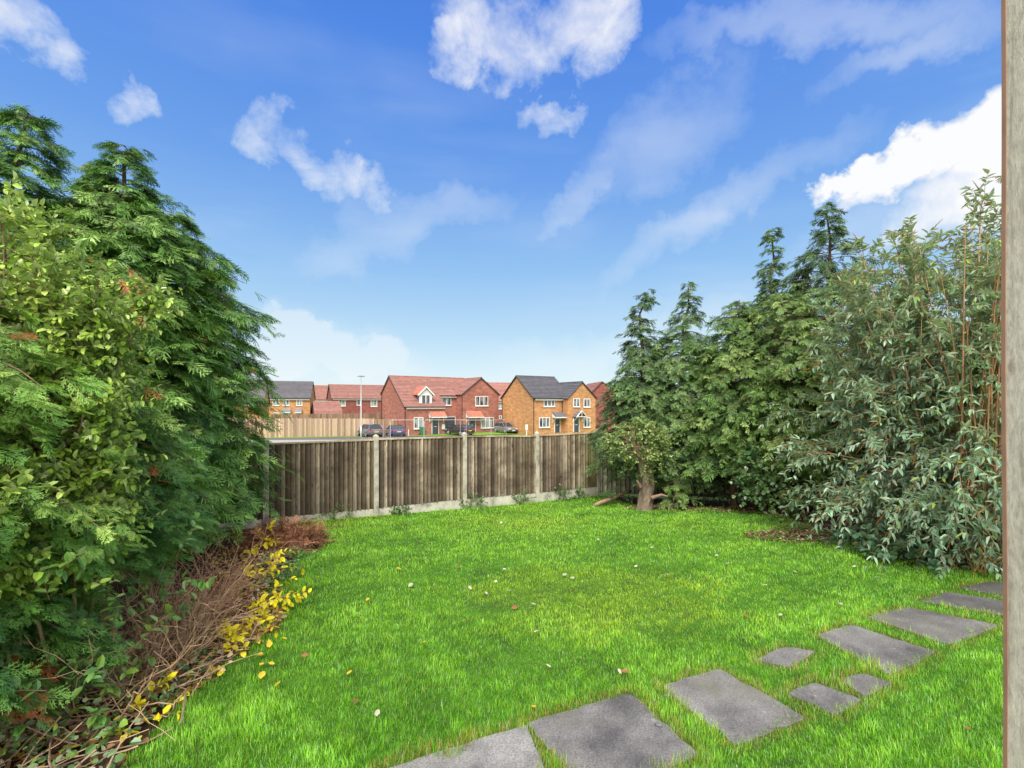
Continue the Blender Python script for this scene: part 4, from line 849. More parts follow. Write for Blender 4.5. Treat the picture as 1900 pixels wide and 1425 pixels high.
# ------------------------------------------------------------------ houses across the road
class Hs:
    def __init__(s,name,label,O,th,zb,cat='house',group=None):
        s.O=np.array(O,float); s.th=R(th); s.c,s.s=math.cos(s.th),math.sin(s.th); s.zb=zb
        s.e=thing(name,label,cat,(O[0],O[1],zb),s.th,group)
    def u(s,px,v):   # along-front coordinate seen at photo column px on the plane v
        k=(px-HX)/F; return (k*(s.O[1]+v*s.c)-s.O[0]+v*s.s)/(s.c-k*s.s)
    def z(s,py,u,v):
        D=s.O[1]+u*s.s+v*s.c; return CZ-(py-HY)*D/F-s.zb
    def rect(s,x0,x1,y0,y1,v):
        u0,u1=s.u(x0,v),s.u(x1,v); um=(u0+u1)/2; return u0,u1,s.z(y1,um,v),s.z(y0,um,v)
def roof_panel(h,A,B,C,D,m,col,courses=None,name='roof',th=.05):
    """A,B eave ends (left,right), C,D ridge ends (right,left), house-local; stepped tile courses"""
    A,B,C,D=[np.array(p,float) for p in (A,B,C,D)]; ln=np.linalg.norm((D+C)/2-(A+B)/2); k=courses or max(4,int(ln/.33)); g=G()
    nn=nrm(np.cross(B-A,D-A)); nn=nn if nn[2]>0 else -nn; r=np.random.default_rng(int(abs(A[0]*7+ln*100)))
    g.add([A-nn*.12,B-nn*.12,C-nn*.12,D-nn*.12,A,B,C,D],[[0,1,2,3],[0,4,5,1],[1,5,6,2],[3,7,4,0],[2,6,7,3]],C=np.array(col)*.5)
    for i in range(k):
        f0,f1=i/k,min(1,(i+1.12)/k); a,b=A+(D-A)*f0,B+(C-B)*f0; c,d=B+(C-B)*f1,A+(D-A)*f1
        cc=np.array(col)*r.uniform(.88,1.1)
        V=[a+nn*.0,b+nn*.0,b+nn*th,a+nn*th,d+nn*.004,c+nn*.004]
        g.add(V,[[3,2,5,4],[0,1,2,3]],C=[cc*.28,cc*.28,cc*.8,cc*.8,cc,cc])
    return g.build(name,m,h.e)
def window(h,x0,x1,y0,y1,v,lights=2,pane='pane',sill=True,box=None,vproud=.0,name='window',par=None):
    u0,u1,z0,z1=box or h.rect(x0,x1,y0,y1,v); g=G(); w=u1-u0; ft=.09; yv0,yv1=v-.05-vproud,v+.05
    g.box(u0,u1,yv0,yv1,z0,z0+ft); g.box(u0,u1,yv0,yv1,z1-ft,z1); g.box(u0,u0+ft,yv0+.001,yv1,z0+ft,z1-ft); g.box(u1-ft,u1,yv0+.001,yv1,z0+ft,z1-ft)
    for i in range(1,lights): q=u0+w*i/lights; g.box(q-.05,q+.05,yv0-.003,yv1,z0+ft,z1-ft)
    fr=g.build('window' if par is None else name,M['upvc'],par or h.e)
    g=G(); g.box(u0+ft*.5,u1-ft*.5,yv1-.07,yv1-.045,z0+ft*.5,z1-ft*.5); g.build('pane',M[pane],fr)
    if sill: g=G(); g.box(u0-.06,u1+.06,yv0-.07,yv0+.0,z0-.07,z0+.01); g.build('sill',M['upvc'],fr)
    return fr
def door(h,x0,x1,y0,y1,v,frame=True,garage=False,name='door'):
    u0,u1,z0,z1=h.rect(x0,x1,y0,y1,v); z0=max(z0,.02) if z0>-.3 else .05; ft=.08; g=G()
    g.box(u0,u0+ft,v-.06,v+.04,z0,z1); g.box(u1-ft,u1,v-.06,v+.04,z0,z1); g.box(u0+ft,u1-ft,v-.06,v+.04,z1-ft,z1)
    g.build('door_frame',M['upvc'],h.e); g=G()
    if garage:
        n=8
        for i in range(n): a=z0+(z1-ft-z0)*i/n; b=z0+(z1-ft-z0)*(i+1)/n; g.box(u0+ft,u1-ft,v-.03,v+.02,a,b-.02)
        g.box(u0+ft,u1-ft,v-.015,v+.01,z0,z1-ft); return g.build('garage_door',M['slate_door'],h.e)
    g.box(u0+ft,u1-ft,v-.04,v+.02,z0,z1-ft); d=g.build('door',M['slate_door'],h.e)
    g=G(); um=(u0+u1)/2; g.box(um-.18,um+.18,v-.055,v-.04,z0+1.0,z0+1.07); g.build('letter_plate',M['upvc'],d)
    g=G(); g.box(um-.25,um+.25,v-.05,v-.04,z1-.42,z1-.2); g.build('pane',M['pane'],d); return d
def canopy(h,x0,x1,y0,y1,v,m,col,br=True):
    u0,u1,z0,z1=h.rect(x0,x1,y0,y1,v); dp=.95; z1=max(z1,z0+.45)
    c=roof_panel(h,(u0,v-dp,z0),(u1,v-dp,z0),(u1,v,z1),(u0,v,z1),m,col,4,'canopy')
    g=G(); g.box(u0,u1,v-dp-.03,v-dp+.04,z0-.16,z0+.0); g.prism([(v-dp,z0-.14),(v,z0-.14),(v,z1-.05),(v-dp,z0)],'x',u0,u0+.05); g.prism([(v-dp,z0-.14),(v,z0-.14),(v,z1-.05),(v-dp,z0)],'x',u1-.05,u1)
    g.build('fascia',M['fascia'],c)
    for s in (u0+.12,u1-.12):
        b=G(); tubes(b,[[(s,v,z0-.75),(s,v-.3,z0-.45),(s,v-dp+.1,z0-.16)]],.045,4); b.box(s-.04,s+.04,v-.06,v,z0-.8,z0-.15); b.build('bracket',M['fascia'],c)
def pipe(h,u,v,z0,z1,r=.045,name='downpipe'):
    g=G(); tubes(g,[[(u,v,z0),(u,v,(z0+z1)/2),(u,v,z1)]],r,6); g.build(name,M['black'],h.e)
def gutter(h,u0,u1,v,z):
    g=G(); g.box(u0,u1,v-.13,v-.02,z-.11,z-.01); g.build('gutter',M['black'],h.e)
    g=G(); g.box(u0+.1,u1-.05,v-.01,v+.03,z-.32,z-.11); g.build('fascia',M['fascia'],h.e)
def verge(h,pts,name='verge_trim'):
    g=G(); P=np.array(pts,float)
    tubes(g,P,.06,4); g.build(name,M['black'],h.e)
TR=(.34,.165,.135); TG=(.115,.11,.125)
# --- red brick house with dormer
h=Hs('red_brick_house','large red brick house with a white-fronted dormer and two clay tile porches',(-14.3,63.0),35,-2.2)
zr=8.18; Z=lambda a:a-h.zb
g=G(); g.prism([(0,-.6),(0,3.92),(5.42,8.08),(8.6,5.64),(8.6,-.6)],'x',0,5.95)
g.prism([(2.14,-.6),(2.14,5.50),(5.42,8.02),(8.55,5.60),(8.55,-.6)],'x',5.9,15.15)
g.prism([(8.9,-.6),(15.2,-.6),(15.2,5.60),(12.05,7.98),(8.9,5.60)],'y',.3,5.2); g.build('wall',M['brick_red'],h.e)
roof_panel(h,(-.12,-.25,3.80),(6.08,-.25,3.80),(6.08,5.42,8.15),(-.12,5.42,8.15),M['tile_red'],TR)
roof_panel(h,(6.08,1.85,5.40),(15.3,1.85,5.40),(15.3,5.42,8.147),(6.08,5.42,8.147),M['tile_red'],TR)
roof_panel(h,(15.3,8.8,5.60),(-.12,8.8,5.60),(-.12,5.42,8.15),(15.3,5.42,8.15),M['tile_red'],TR)
roof_panel(h,(8.7,5.3,5.52),(8.7,.15,5.52),(12.05,.15,8.05),(12.05,5.3,8.05),M['tile_red'],TR)
roof_panel(h,(15.4,.15,5.52),(15.4,5.3,5.52),(12.05,5.3,8.05),(12.05,.15,8.05),M['tile_red'],TR)
g=G(); tubes(g,[[(-.12,5.42,8.2),(6,5.42,8.2),(12.05,5.42,8.2)],[(12.05,.15,8.1),(12.05,3,8.1),(12.05,5.4,8.1)]],.09,6,TR); g.build('ridge_tiles',M['tile_red'],h.e,True)
verge(h,[(-.14,-.25,3.78),(-.14,5.42,8.16),(-.14,8.8,5.58)]); verge(h,[(8.65,.13,5.5),(12.05,.13,8.06),(15.42,.13,5.5)])
gutter(h,.1,6.0,-.25,3.83); gutter(h,6.1,8.9,1.85,5.42)
pipe(h,.06,-.08,.0,3.8); pipe(h,-.07,8.5,0,5.6); pipe(h,8.82,.2,0,5.5)
X=lambda a:680+a/6.786; Y=lambda a:680+a/6.786
window(h,X(595),X(715),Y(640),Y(785),0,2,'pane_net'); window(h,X(955),X(1065),Y(368),Y(490),2.14,2)
window(h,X(1370),X(1530),Y(375),Y(497),.3,3); window(h,X(1440),X(1600),Y(640),Y(775),.3,3,'pane_net')
door(h,X(820),X(910),Y(632),Y(862),0); door(h,X(1285),X(1372),Y(632),Y(862),.3); door(h,X(975),X(1118),Y(632),Y(862),2.14,garage=True)
canopy(h,X(785),X(978),Y(562),Y(630),0,M['tile_red'],(.55,.22,.15)); canopy(h,X(1252),X(1440),Y(565),Y(632),.3,M['tile_red'],(.55,.22,.15))
u0,u1,z0,z1=h.rect(X(945),X(988),Y(730),Y(790),0); g=G(); u1=min(u1,5.9); g.box(u0,u1,-.2,-.003,z0,z1); g.build('meter_box',M['sign'],h.e,bevel=.02)
for (vv,zz) in ((3.0,2.9),(5.0,2.9)):
    g=G(); g.box(-.03,0,vv-.09,vv+.09,zz-.08,zz+.08); g.build('vent',M['black'],h.e)
# dormer
du0,du1,dz0,dz1=h.rect(X(665),X(825),Y(345),Y(490),.35); dm=(du0+du1)/2; 
g=G(); g.prism([(du0,dz0-.1),(du1,dz0-.1),(du1,dz1),(dm,dz1+.95),(du0,dz1)],'y',.35,.45); dorm=g.build('dormer',M['fascia'],h.e)
g=G(); g.prism([(du0+.02,dz0-.12),(du1-.02,dz0-.12),(du1-.02,dz1-.02),(dm,dz1+.9),(du0+.02,dz1-.02)],'y',.451,3.2); g.build('cheek',M['cheek'],dorm)
dr1=roof_panel(h,(du0-.28,3.4,dz1-.15),(du0-.28,.15,dz1-.15),(dm,.15,dz1+1.06),(dm,3.4,dz1+1.06),M['tile_red'],(.55,.19,.13),6,'dormer_roof'); dr2=roof_panel(h,(du1+.28,.15,dz1-.15),(du1+.28,3.4,dz1-.15),(dm,3.4,dz1+1.06),(dm,.15,dz1+1.06),M['tile_red'],(.55,.19,.13),6,'dormer_roof')
dr1.parent=dorm; dr2.parent=dorm
g=G(); 
for sg in (-1,1):
    e=du0-.28 if sg<0 else du1+.28; g.add([(e,.1,dz1-.30),(e,.1,dz1-.1),(dm,.1,dz1+1.08),(dm,.1,dz1+.86),(e,.17,dz1-.30),(e,.17,dz1-.1),(dm,.17,dz1+1.08),(dm,.17,dz1+.86)],[[0,1,2,3],[4,7,6,5],[0,4,5,1],[2,6,7,3],[1,5,6,2],[0,3,7,4]])
g.build('bargeboard',M['upvc'],dorm)
b=h.rect(X(690),X(800),Y(355),Y(478),.35); window(h,0,0,0,0,.33,2,'pane',box=b,par=dorm,name='dormer_window')
# --- buff brick house
h=Hs('buff_brick_house','orange-buff brick house with dark grey tiled roof, right gable wing and two dark doors',(2.85,64.2),31,-2.1)
g=G(); g.prism([(0,-.6),(0,4.98),(4.2,7.98),(8.4,4.98),(8.4,-.6)],'x',0,6.5)
g.prism([(5.0,-.6),(10.0,-.6),(10.0,4.92),(7.5,7.1),(5.0,4.92)],'y',-1.2,8.3); g.build('wall',M['brick_buff'],h.e)
roof_panel(h,(-.15,-.28,4.88),(6.65,-.28,4.88),(6.65,4.2,8.08),(-.15,4.2,8.08),M['tile_grey'],TG); roof_panel(h,(6.65,8.68,4.88),(-.15,8.68,4.88),(-.15,4.2,8.08),(6.65,4.2,8.08),M['tile_grey'],TG)
roof_panel(h,(4.78,8.4,4.82),(4.78,-1.32,4.82),(7.5,-1.32,7.2),(7.5,8.4,7.2),M['tile_grey'],TG); roof_panel(h,(10.22,-1.32,4.82),(10.22,8.4,4.82),(7.5,8.4,7.2),(7.5,-1.32,7.2),M['tile_grey'],TG)
g=G(); tubes(g,[[(-.15,4.2,8.12),(3,4.2,8.12),(6.65,4.2,8.12)],[(7.5,-1.32,7.24),(7.5,2,7.24),(7.5,8.4,7.24)]],.09,6,TG); g.build('ridge_tiles',M['tile_grey'],h.e,True)
verge(h,[(-.17,-.28,4.86),(-.17,4.2,8.09),(-.17,8.68,4.86)]); verge(h,[(4.75,-1.34,4.8),(7.5,-1.34,7.2),(10.25,-1.34,4.8)])
gutter(h,.1,5.0,-.28,4.9); pipe(h,.06,-.08,0,4.9); pipe(h,4.85,-.08,2.6,4.9); pipe(h,-.07,8.3,0,4.9)
X=lambda a:900+a/6.786
window(h,X(738),X(878),Y(395),Y(505),0,3); window(h,X(680),X(812),Y(640),Y(768),0,3)
window(h,X(1110),X(1193),Y(402),Y(508),-1.2,2); window(h,X(1240),X(1322),Y(405),Y(512),-1.2,2); window(h,X(1240),X(1322),Y(640),Y(766),-1.2,2)
door(h,X(872),X(944),Y(635),Y(830),0); door(h,X(1112),X(1184),Y(635),Y(825),-1.2)
canopy(h,X(845),X(1002),Y(572),Y(633),0,M['tile_grey'],(.19,.18,.2))
# little gabled porch
u0,u1,z0,z1=h.rect(X(1100),X(1232),Y(553),Y(635),-1.2); um=(u0+u1)/2; v=-1.2
c1=roof_panel(h,(u0,v,z0),(u0,v-.9,z0),(um,v-.9,z1),(um,v,z1),M['tile_grey'],(.19,.18,.2),3,'porch_roof'); c2=roof_panel(h,(u1,v-.9,z0),(u1,v,z0),(um,v,z1),(um,v-.9,z1),M['tile_grey'],(.19,.18,.2),3,'porch_roof')
g=G()
for e in (u0,u1): tubes(g,[[(e,v-.93,z0-.03),((e+um)/2,v-.93,(z0+z1)/2-.03),(um,v-.93,z1-.03)]],.06,4)
tubes(g,[[(u0+.2,v-.93,z0+.05),(um,v-.93,z0+.05),(u1-.2,v-.93,z0+.05)],[(um,v-.93,z0+.05),(um,v-.93,(z0+z1)/2),(um,v-.93,z1-.05)]],.045,4)
for s in (u0+.15,u1-.15): tubes(g,[[(s,v,z0-.75),(s,v-.3,z0-.4),(s,v-.85,z0-.02)],[(s,v-.03,z0-.75),(s,v-.03,z0-.4),(s,v-.03,z0)]],.045,4)
g.build('porch_frame',M['upvc'],h.e)
# --- houses behind
def simple_house(name,label,O,th,zb,W,Dp,ze,zrdg,wall,tile,tcol,vr=None):
    h=Hs(name,label,O,th,zb); vr=vr or Dp/2; g=G(); g.prism([(0,-.6),(0,ze),(vr,zrdg),(Dp,ze),(Dp,-.6)],'x',0,W); g.build('wall',wall,h.e)
    roof_panel(h,(-.15,-.28,ze-.1),(W+.15,-.28,ze-.1),(W+.15,vr,zrdg+.1),(-.15,vr,zrdg+.1),tile,tcol); roof_panel(h,(W+.15,Dp+.28,ze-.1),(-.15,Dp+.28,ze-.1),(-.15,vr,zrdg+.1),(W+.15,vr,zrdg+.1),tile,tcol)
    gutter(h,0,W,-.28,ze-.08); verge(h,[(-.17,-.28,ze-.12),(-.17,vr,zrdg+.1),(-.17,Dp+.28,ze-.12)]); return h
X=lambda a:470+a/5.278; Y2=lambda a:670+a/5.278
h=simple_house('red_brick_house','red brick house behind the timber fence and street lamp, left of the dormer house',((X(770)-HX)*100/F,100),28,-2.0,14.5,7.6,5.15,8.15,M['brick_darkred'],M['tile_red'],(.32,.155,.13))
window(h,X(833),X(903),Y2(367),Y2(441),0,2,'pane_net'); window(h,X(1013),X(1050),Y2(370),Y2(432),0,1); window(h,X(1150),X(1213),Y2(374),Y2(446),0,2,'pane_net')
for a,b in ((833,918),(1030,1080),(1148,1215)): window(h,X(a),X(b),Y2(530),Y2(580),0,2,'pane_net',sill=False)
h=simple_house('red_brick_garage','low red brick garage with clay tile roof just behind the timber fence',((X(605)-HX)*83/F,83),28,-2.2,4.4,5.6,2.5,4.55,M['brick_darkred'],M['tile_red'],(.35,.17,.14))
window(h,X(688),X(750),Y2(530),Y2(565),0,1,'pane',sill=False)
h=simple_house('buff_brick_house','long buff brick house with plain grey roof behind the timber fence, nearest the left trees',((X(110)-HX)*88/F-2.5,82.5),17,-2.1,12.3,8.2,5.15,8.25,M['brick_buff'],M['tile_grey'],(.13,.125,.14))
for a,b in ((190,255),(290,352),(422,480)): window(h,X(a),X(b),Y2(371),Y2(435),0,2,'pane_net')
for a,b in ((200,245),(300,345),(425,470)): window(h,X(a),X(b),Y2(505),Y2(560),0,2,'pane',sill=False)
for a,b in ((280,370),(410,478)): canopy(h,X(a),X(b),Y2(465),Y2(500),0,M['tile_grey'],(.3,.29,.32))
h=simple_house('buff_brick_house','buff house gable with dark roof edge, partly hidden by the left conifers',(-38.2,66),22,-2.1,3.2,8.0,4.3,7.6,M['brick_buff'],M['tile_grey'],(.15,.14,.15))
h=Hs('red_brick_house','red brick gable of a house behind the right end of the buff brick house',((1090-HX)*75/F,75),5,-2.1)
g=G(); g.prism([(-.2,-.6),(7.4,-.6),(7.4,4.75),(2.3,7.55),(-.2,5.1)],'y',0,9); g.build('wall',M['brick_darkred'],h.e)
roof_panel(h,(7.7,-.2,4.6),(7.7,9,4.6),(2.3,9,7.65),(2.3,-.2,7.65),M['tile_red'],(.34,.16,.13)); roof_panel(h,(-.5,9,4.9),(-.5,-.2,4.9),(2.3,-.2,7.65),(2.3,9,7.65),M['tile_red'],(.34,.16,.13))
h=simple_house('red_brick_house','slice of red brick house in the gap left of the orange-buff house',((912-HX)*92/F,92),12,-2.1,6.0,7.5,4.6,8.3,M['brick_darkred'],M['tile_red'],(.36,.17,.14))
window(h,924.5,931.5,747,759,0,2,'pane_net',sill=True); window(h,926,931,771,777,0,1,'pane',sill=False)
h=simple_house('red_brick_house','red roof peeping up behind the left gable of the far red house',((583-HX)*112/F,112),20,-2.0,6.5,7,5.0,8.4,M['brick_darkred'],M['tile_red'],(.33,.16,.13))

# --- timber fence across the road: one long new closeboard run
tf=thing('timber_fence','long new pale timber closeboard fence beyond the road behind the parked cars','fence')
def run(parent,A,B,hh,col,seed,pitch=.2,top=None):
    r=np.random.default_rng(seed); p,q=np.array(A,float),np.array(B,float); Mx,l=frame2(p,q); n=int(l/pitch); g=G(); w=l/n
    bay=r.uniform(.78,1.12,int(l/2.4)+2)
    for i in range(n):
        a=i*w; xy=p+(q-p)*(a/l); zb=float(hz(*xy))+.02; c=np.array(col)*r.uniform(.55,1.2)*bay[int(a/2.4)]
        g.add([Mx(a,.0,zb),Mx(a+w*.94,.03,zb),Mx(a+w*.94,.0,zb),Mx(a,-.02,zb),Mx(a,.0,zb+hh),Mx(a+w*.94,.03,zb+hh),Mx(a+w*.94,.0,zb+hh),Mx(a,-.02,zb+hh)],[[0,4,5,1],[1,5,6,2],[2,6,7,3],[3,7,4,0],[4,7,6,5]],C=c)
    g.box(0,l,-.05,-.02,.3+float(hz(*p)),hh*.9+float(hz(*p)),C=np.array(col)*.35,M=Mx)
    pn=g.build('fence_boards',M['newboard'],parent); return pn
A=((495-HX)*54.5/F,54.5); B=((694-HX)*61.5/F,61.5); Cq=((752-HX)*66.0/F,66.2); A2=((400-HX)*51.5/F,51.5)
run(tf,A2,A,2.2,(.52,.36,.25),5); run(tf,A,B,2.2,(.54,.38,.27),6); run(tf,B,Cq,2.15,(.50,.32,.18),7)
for k in range(9):
    t=k/8; x_=A[0]+(B[0]-A[0])*t; y_=A[1]+(B[1]-A[1])*t; g=G(); zb=float(hz(x_,y_)); g.box(x_-.05,x_+.05,y_+.06,y_+.16,zb,zb+2.35,C=(.4,.28,.16)); g.build('post',M['newboard'],tf)
bf=thing('garden_fence','weathered brown fence top showing behind the new timber fence','fence')
run(bf,((500-HX)*64/F,64.5),((712-HX)*72/F,72),2.75,(.30,.19,.13),8)
# verge in front of fence & lawns in front of houses
poly_sheet('grass_verge',[(-46,47.5),(A[0],A[1]-2.6),(-16.2,58.8),(-17.2,61.2),(A[0],A[1]),(-46,50.5)],ground('verge_bright',(.12,.24,.02),(.17,.33,.03),(.25,.36,.06),.8),.012,3)
poly_sheet('front_lawn',[(-14.0,62.3),(-10.6,60.8),(0.5,66.0),(-2.0,71)],ground('lawn_bright',(.10,.2,.02),(.16,.30,.03),(.25,.36,.06),.8),.015,3)
poly_sheet('house_lawn',[(6.5,66),(7,63.6),(13.5,66.8),(12,69)],bpy.data.materials['lawn_bright'],.015,3)
poly_sheet('driveway',[(-23,60),(-13.8,60),(-14.0,64.2),(-22,69)],M['asphalt'],.02,3)

# --- street lamp
X_,Y_=(670-HX)*57.5/F,57.5; zb=float(hz(X_,Y_)); lp=thing('street_lamp','tall grey street lamp in front of the timber fence beside the parked cars','street lamp',(X_,Y_,zb))
galv=plain('galvanised_steel',(.48,.5,.52),.45,.5)
g=G(); tubes(g,[[(0,0,0),(0,0,1.3),(0,0,1.31),(0,0,7.3)]],[.10,.10,.065,.045],8); g.build('pole',galv,lp,True)
g=G(); g.box(-.42,.42,-.12,.12,7.28,7.36); g.box(-.3,.3,-.09,.09,7.36,7.42); g.build('lamp_head',plain('lamp_grey',(.2,.21,.22),.5),lp,bevel=.02)
# --- wheeled bin
X_,Y_=(783.5-HX)*64.0/F,64.0; zb=float(hz(X_,Y_)); bn=thing('wheelie_bin','green wheeled bin against the dormer house wall beside its door','bin',(X_,Y_,zb),R(35))
gm=plain('green_plastic',(.03,.17,.07),.45)
g=G(); g.add([(-.24,-.3,.05),(.24,-.3,.05),(.24,.25,.05),(-.24,.25,.05),(-.29,-.36,.98),(.29,-.36,.98),(.29,.32,.98),(-.29,.32,.98)],[[0,3,2,1],[4,5,6,7],[0,1,5,4],[1,2,6,5],[2,3,7,6],[3,0,4,7]]); g.build('body',gm,bn,bevel=.02)
g=G(); g.prism([(-.4,.99),(.38,.99),(.36,1.08),(-.1,1.12),(-.38,1.05)],'x',-.31,.31); g.build('lid',gm,bn,bevel=.01)
for s in (-1,1): g=G(); tubes(g,[[(s*.27,.28,.1),(s*.22,.28,.1)]],.1,10); g.build('wheel',M['black'],bn)
# --- utility cabinet/post sign by buff house
X_,Y_=(977-HX)*62.5/F,62.5; zb=float(hz(X_,Y_)); ps=thing('post_sign','small white board on a pale post in front of the buff gable wall','sign',(X_,Y_,zb),R(10))
g=G(); g.box(-.05,.05,-.05,.05,0,1.2); g.build('post',M['fascia'],ps); g=G(); g.box(-.16,.16,-.1,-.05,.75,1.45); g.build('board',M['sign'],ps,bevel=.01)
for px,py in ((758,None),(996,None)):
    D_=62 if px<900 else 63.5; X_=(px-HX)*D_/F; g=G(); zb=float(hz(X_,D_)); g.box(-.05,.05,-.05,.05,0,.75 if px<900 else .55); g.prism([(-.05,.75 if px<900 else .55),(.05,.75 if px<900 else .55),(0,.85 if px<900 else .62)],'y',-.05,.05)
    o=g.build('marker_post',M['sign']); o.location=(X_,D_,zb); setp(o,'short white marker post on the verge beside the blue saloon' if px<900 else 'short white marker post in front of the buff brick house corner','marker post')
# --- temporary mesh fencing panels
wire=plain('mesh_wire',(.5,.51,.5),.5,.3)
def heras(label,xa,xb,D0,D1):
    a=np.array([(xa-HX)*D0/F,D0]); b=np.array([(xb-HX)*D1/F,D1]); l=np.linalg.norm(b-a); za=float(hz(*a)); an=math.atan2(b[1]-a[1],b[0]-a[0])
    t=thing('site_fence_panel',label,'fence panel',(a[0],a[1],za),an,'temporary wire mesh panels along the road edge')
    g=G(); rr=.021; H_=2.0
    tubes(g,[[(0,0,0),(0,0,1),(0,0,H_-.12),(.035,0,H_-.035),(.12,0,H_),(l/2,0,H_),(l-.12,0,H_),(l-.035,0,H_-.035),(l,0,H_-.12),(l,0,1),(l,0,0)],],rr,5)
    tubes(g,[[(0,0,.2),(l/2,0,.2),(l,0,.2)]],rr,5); g.build('tube_frame',galv,t,True)
    g=G(); n=int(l/.14)
    P=[[(l*i/n,0,.2),(l*i/n,0,1.1),(l*i/n,0,H_-.02)] for i in range(1,n)]; tubes(g,P,.0014,3)
    P=[[(0,0,z),(l/2,0,z),(l,0,z)] for z in np.arange(.45,2,.3)]; tubes(g,P,.0014,3); g.build('wire_mesh',wire,t)
    for s in (0,l): g=G(); g.box(s-.11,s+.11,-.33,.33,.0,.12); g.build('block_foot',M['concrete'],t,bevel=.02)
heras('wire mesh site panel end-on by the blue saloon, leftmost and narrowest',711,724,45.5,47.6)
heras('wire mesh site panel in front of the dormer house window and left door',724.5,786,46.0,46.6)
heras('wire mesh site panel with rounded corners in front of the garage door and black saloon',788,865,45.0,45.8)
heras('wire mesh site panel in front of the right clay tile porch',854,911,47,47.2)
heras('wire mesh site panel in the gap by the grey parked car, rightmost',911.5,939,46.5,47.5)
# ------------------------------------------------------------------ cars
def paint(name,c):
    m,nt,b,out=mat(name); b.inputs['Base Color'].default_value=(*c,1); b.inputs['Roughness'].default_value=.28; b.inputs['Metallic'].default_value=.35; b.inputs['Coat Weight'].default_value=.8; b.inputs['Coat Roughness'].default_value=.06
    n=noise(nt,900,2,.5); cc=mixc(nt,n,tuple(x*.85 for x in c),tuple(x*1.15 for x in c)); L(nt,cc,b.inputs['Base Color']); return m
M['tyre']=plain('tyre_rubber',(.02,.02,.02),.85); M['rim']=plain('alloy_rim',(.45,.46,.47),.3,.8); M['lamp_red']=plain('tail_lamp',(.55,.03,.05),.2); M['lamp_white']=plain('head_lamp',(.7,.72,.75),.15)
M['plate_y']=plain('yellow_number_plate',(.75,.55,.05),.5); M['plate_w']=plain('white_number_plate',(.7,.7,.68),.5); M['car_glass']=plain('car_glass',(.03,.04,.05),.08,var=.05); M['trim']=plain('dark_trim',(.03,.03,.033),.6)
def car(label,x,y,rz,paintm,kind,Lc=4.6,Wd=1.86,H=1.45,front_plate=False):
    """local +Y = rear of the car, -Y = nose; origin on the ground at the centre"""
    z0=float(hz(x,y)); t=thing('parked_car',label,'car',(x,y,z0+.03),rz)
    # stations from tail (+) to nose (-): (y, half width, floor z, belt z, crown z)
    suv=kind=='suv'
    bt=.98 if suv else .90
    st=[(-.5,.62,.42,.62,.66),(-.485,.80,.26,.72,.76),(-.44,.90,.2,.78,.82),(-.33,.97,.18,.86,.92),(-.22,.99,.17,.92,.98),(-.1,1.0,.17,bt,bt+.03),(.1,1.0,.17,bt+.01,bt+.04),(.27,1.0,.17,bt+.04,bt+.06),(.40,.97,.19,bt+.06,bt+.08),(.465,.92,.24,bt+.03,bt+.06),(.492,.86,.30,bt-.06,bt-.03),(.5,.80,.40,bt-.16,bt-.14)]
    g=G(); V=[]; hw=Wd/2
    for (f,w,zf,zb,zc) in st:
        yy=f*Lc; w=w*hw
        V+=[(-w*.86,yy,zf),(-w,yy,zf+.14),(-w*1.0,yy,(zf+zb)/2+.04),(-w*.965,yy,zb-.05),(-w*.86,yy,zb+.0),(0,yy,zc),(w*.86,yy,zb+.0),(w*.965,yy,zb-.05),(w*1.0,yy,(zf+zb)/2+.04),(w,yy,zf+.14),(w*.86,yy,zf)]
    n=11; Q=[[k*n+i,k*n+(i+1)%n,(k+1)*n+(i+1)%n,(k+1)*n+i] for k in range(len(st)-1) for i in range(n)]
    T=[[0,i+1,i] for i in range(1,n-1)]+[[(len(st)-1)*n,(len(st)-1)*n+i,(len(st)-1)*n+i+1] for i in range(1,n-1)]
    g.add(V,Q,T)
    # roof shell
    rs={'suv':[(-.16,.40),(-.02,.94),(.16,1.0),(.33,.97),(.43,.86)],'saloon':[(-.12,.3),(.0,.93),(.13,1.0),(.25,.96),(.36,.62)],'hatch':[(-.20,.3),(-.03,.92),(.13,1.0),(.32,.97),(.44,.78)]}[kind]
    rf=[(-.02,.95),(.05,.99),(.16,1.0),(.25,.985),(.31,.95)] if kind=='saloon' else [(-.03,.95),(.05,.99),(.16,1.0),(.28,.99),(.38,.94)]
    V=[]
    for f,hh in rf:
        zt=bt+(H-bt)*hh; V+=[(-hw*.70,f*Lc,zt-.07),(-hw*.62,f*Lc,zt-.015),(0,f*Lc,zt+.02),(hw*.62,f*Lc,zt-.015),(hw*.70,f*Lc,zt-.07)]
    g.add(V,[[k*5+i,k*5+i+1,(k+1)*5+i+1,(k+1)*5+i] for k in range(4) for i in range(4)])
    # pillars
    f0,f1=(-.20,-.02) if kind=='saloon' else (-.22,-.03)
    r0,r1=(.31,.44) if kind=='saloon' else (.38,.475)
    zt=bt+(H-bt)*.95-.05
    for s in (-1,1):
        tubes(g,[[(s*hw*.86,f0*Lc,bt+.0),(s*hw*.78,(f0+f1)/2*Lc,(bt+zt)/2+.03),(s*hw*.69,f1*Lc,zt)],[(s*hw*.84,r1*Lc,bt+.03),(s*hw*.78,(r0+r1)/2*Lc,(bt+zt)/2+.04),(s*hw*.69,r0*Lc,zt)]],.055,5)
        tubes(g,[[(s*hw*.87,.13*Lc,bt),(s*hw*.8,.135*Lc,(bt+zt)/2),(s*hw*.70,.14*Lc,zt)]],.03,4)
    body=g.build('body',paintm,t,True)
    m=body.modifiers.new('sub','SUBSURF'); m.levels=1; m.render_levels=1
    # glasshouse
    g=G(); zb_=bt-.02; a0,a1,c1,c0=f0*Lc,f1*Lc,r0*Lc,r1*Lc
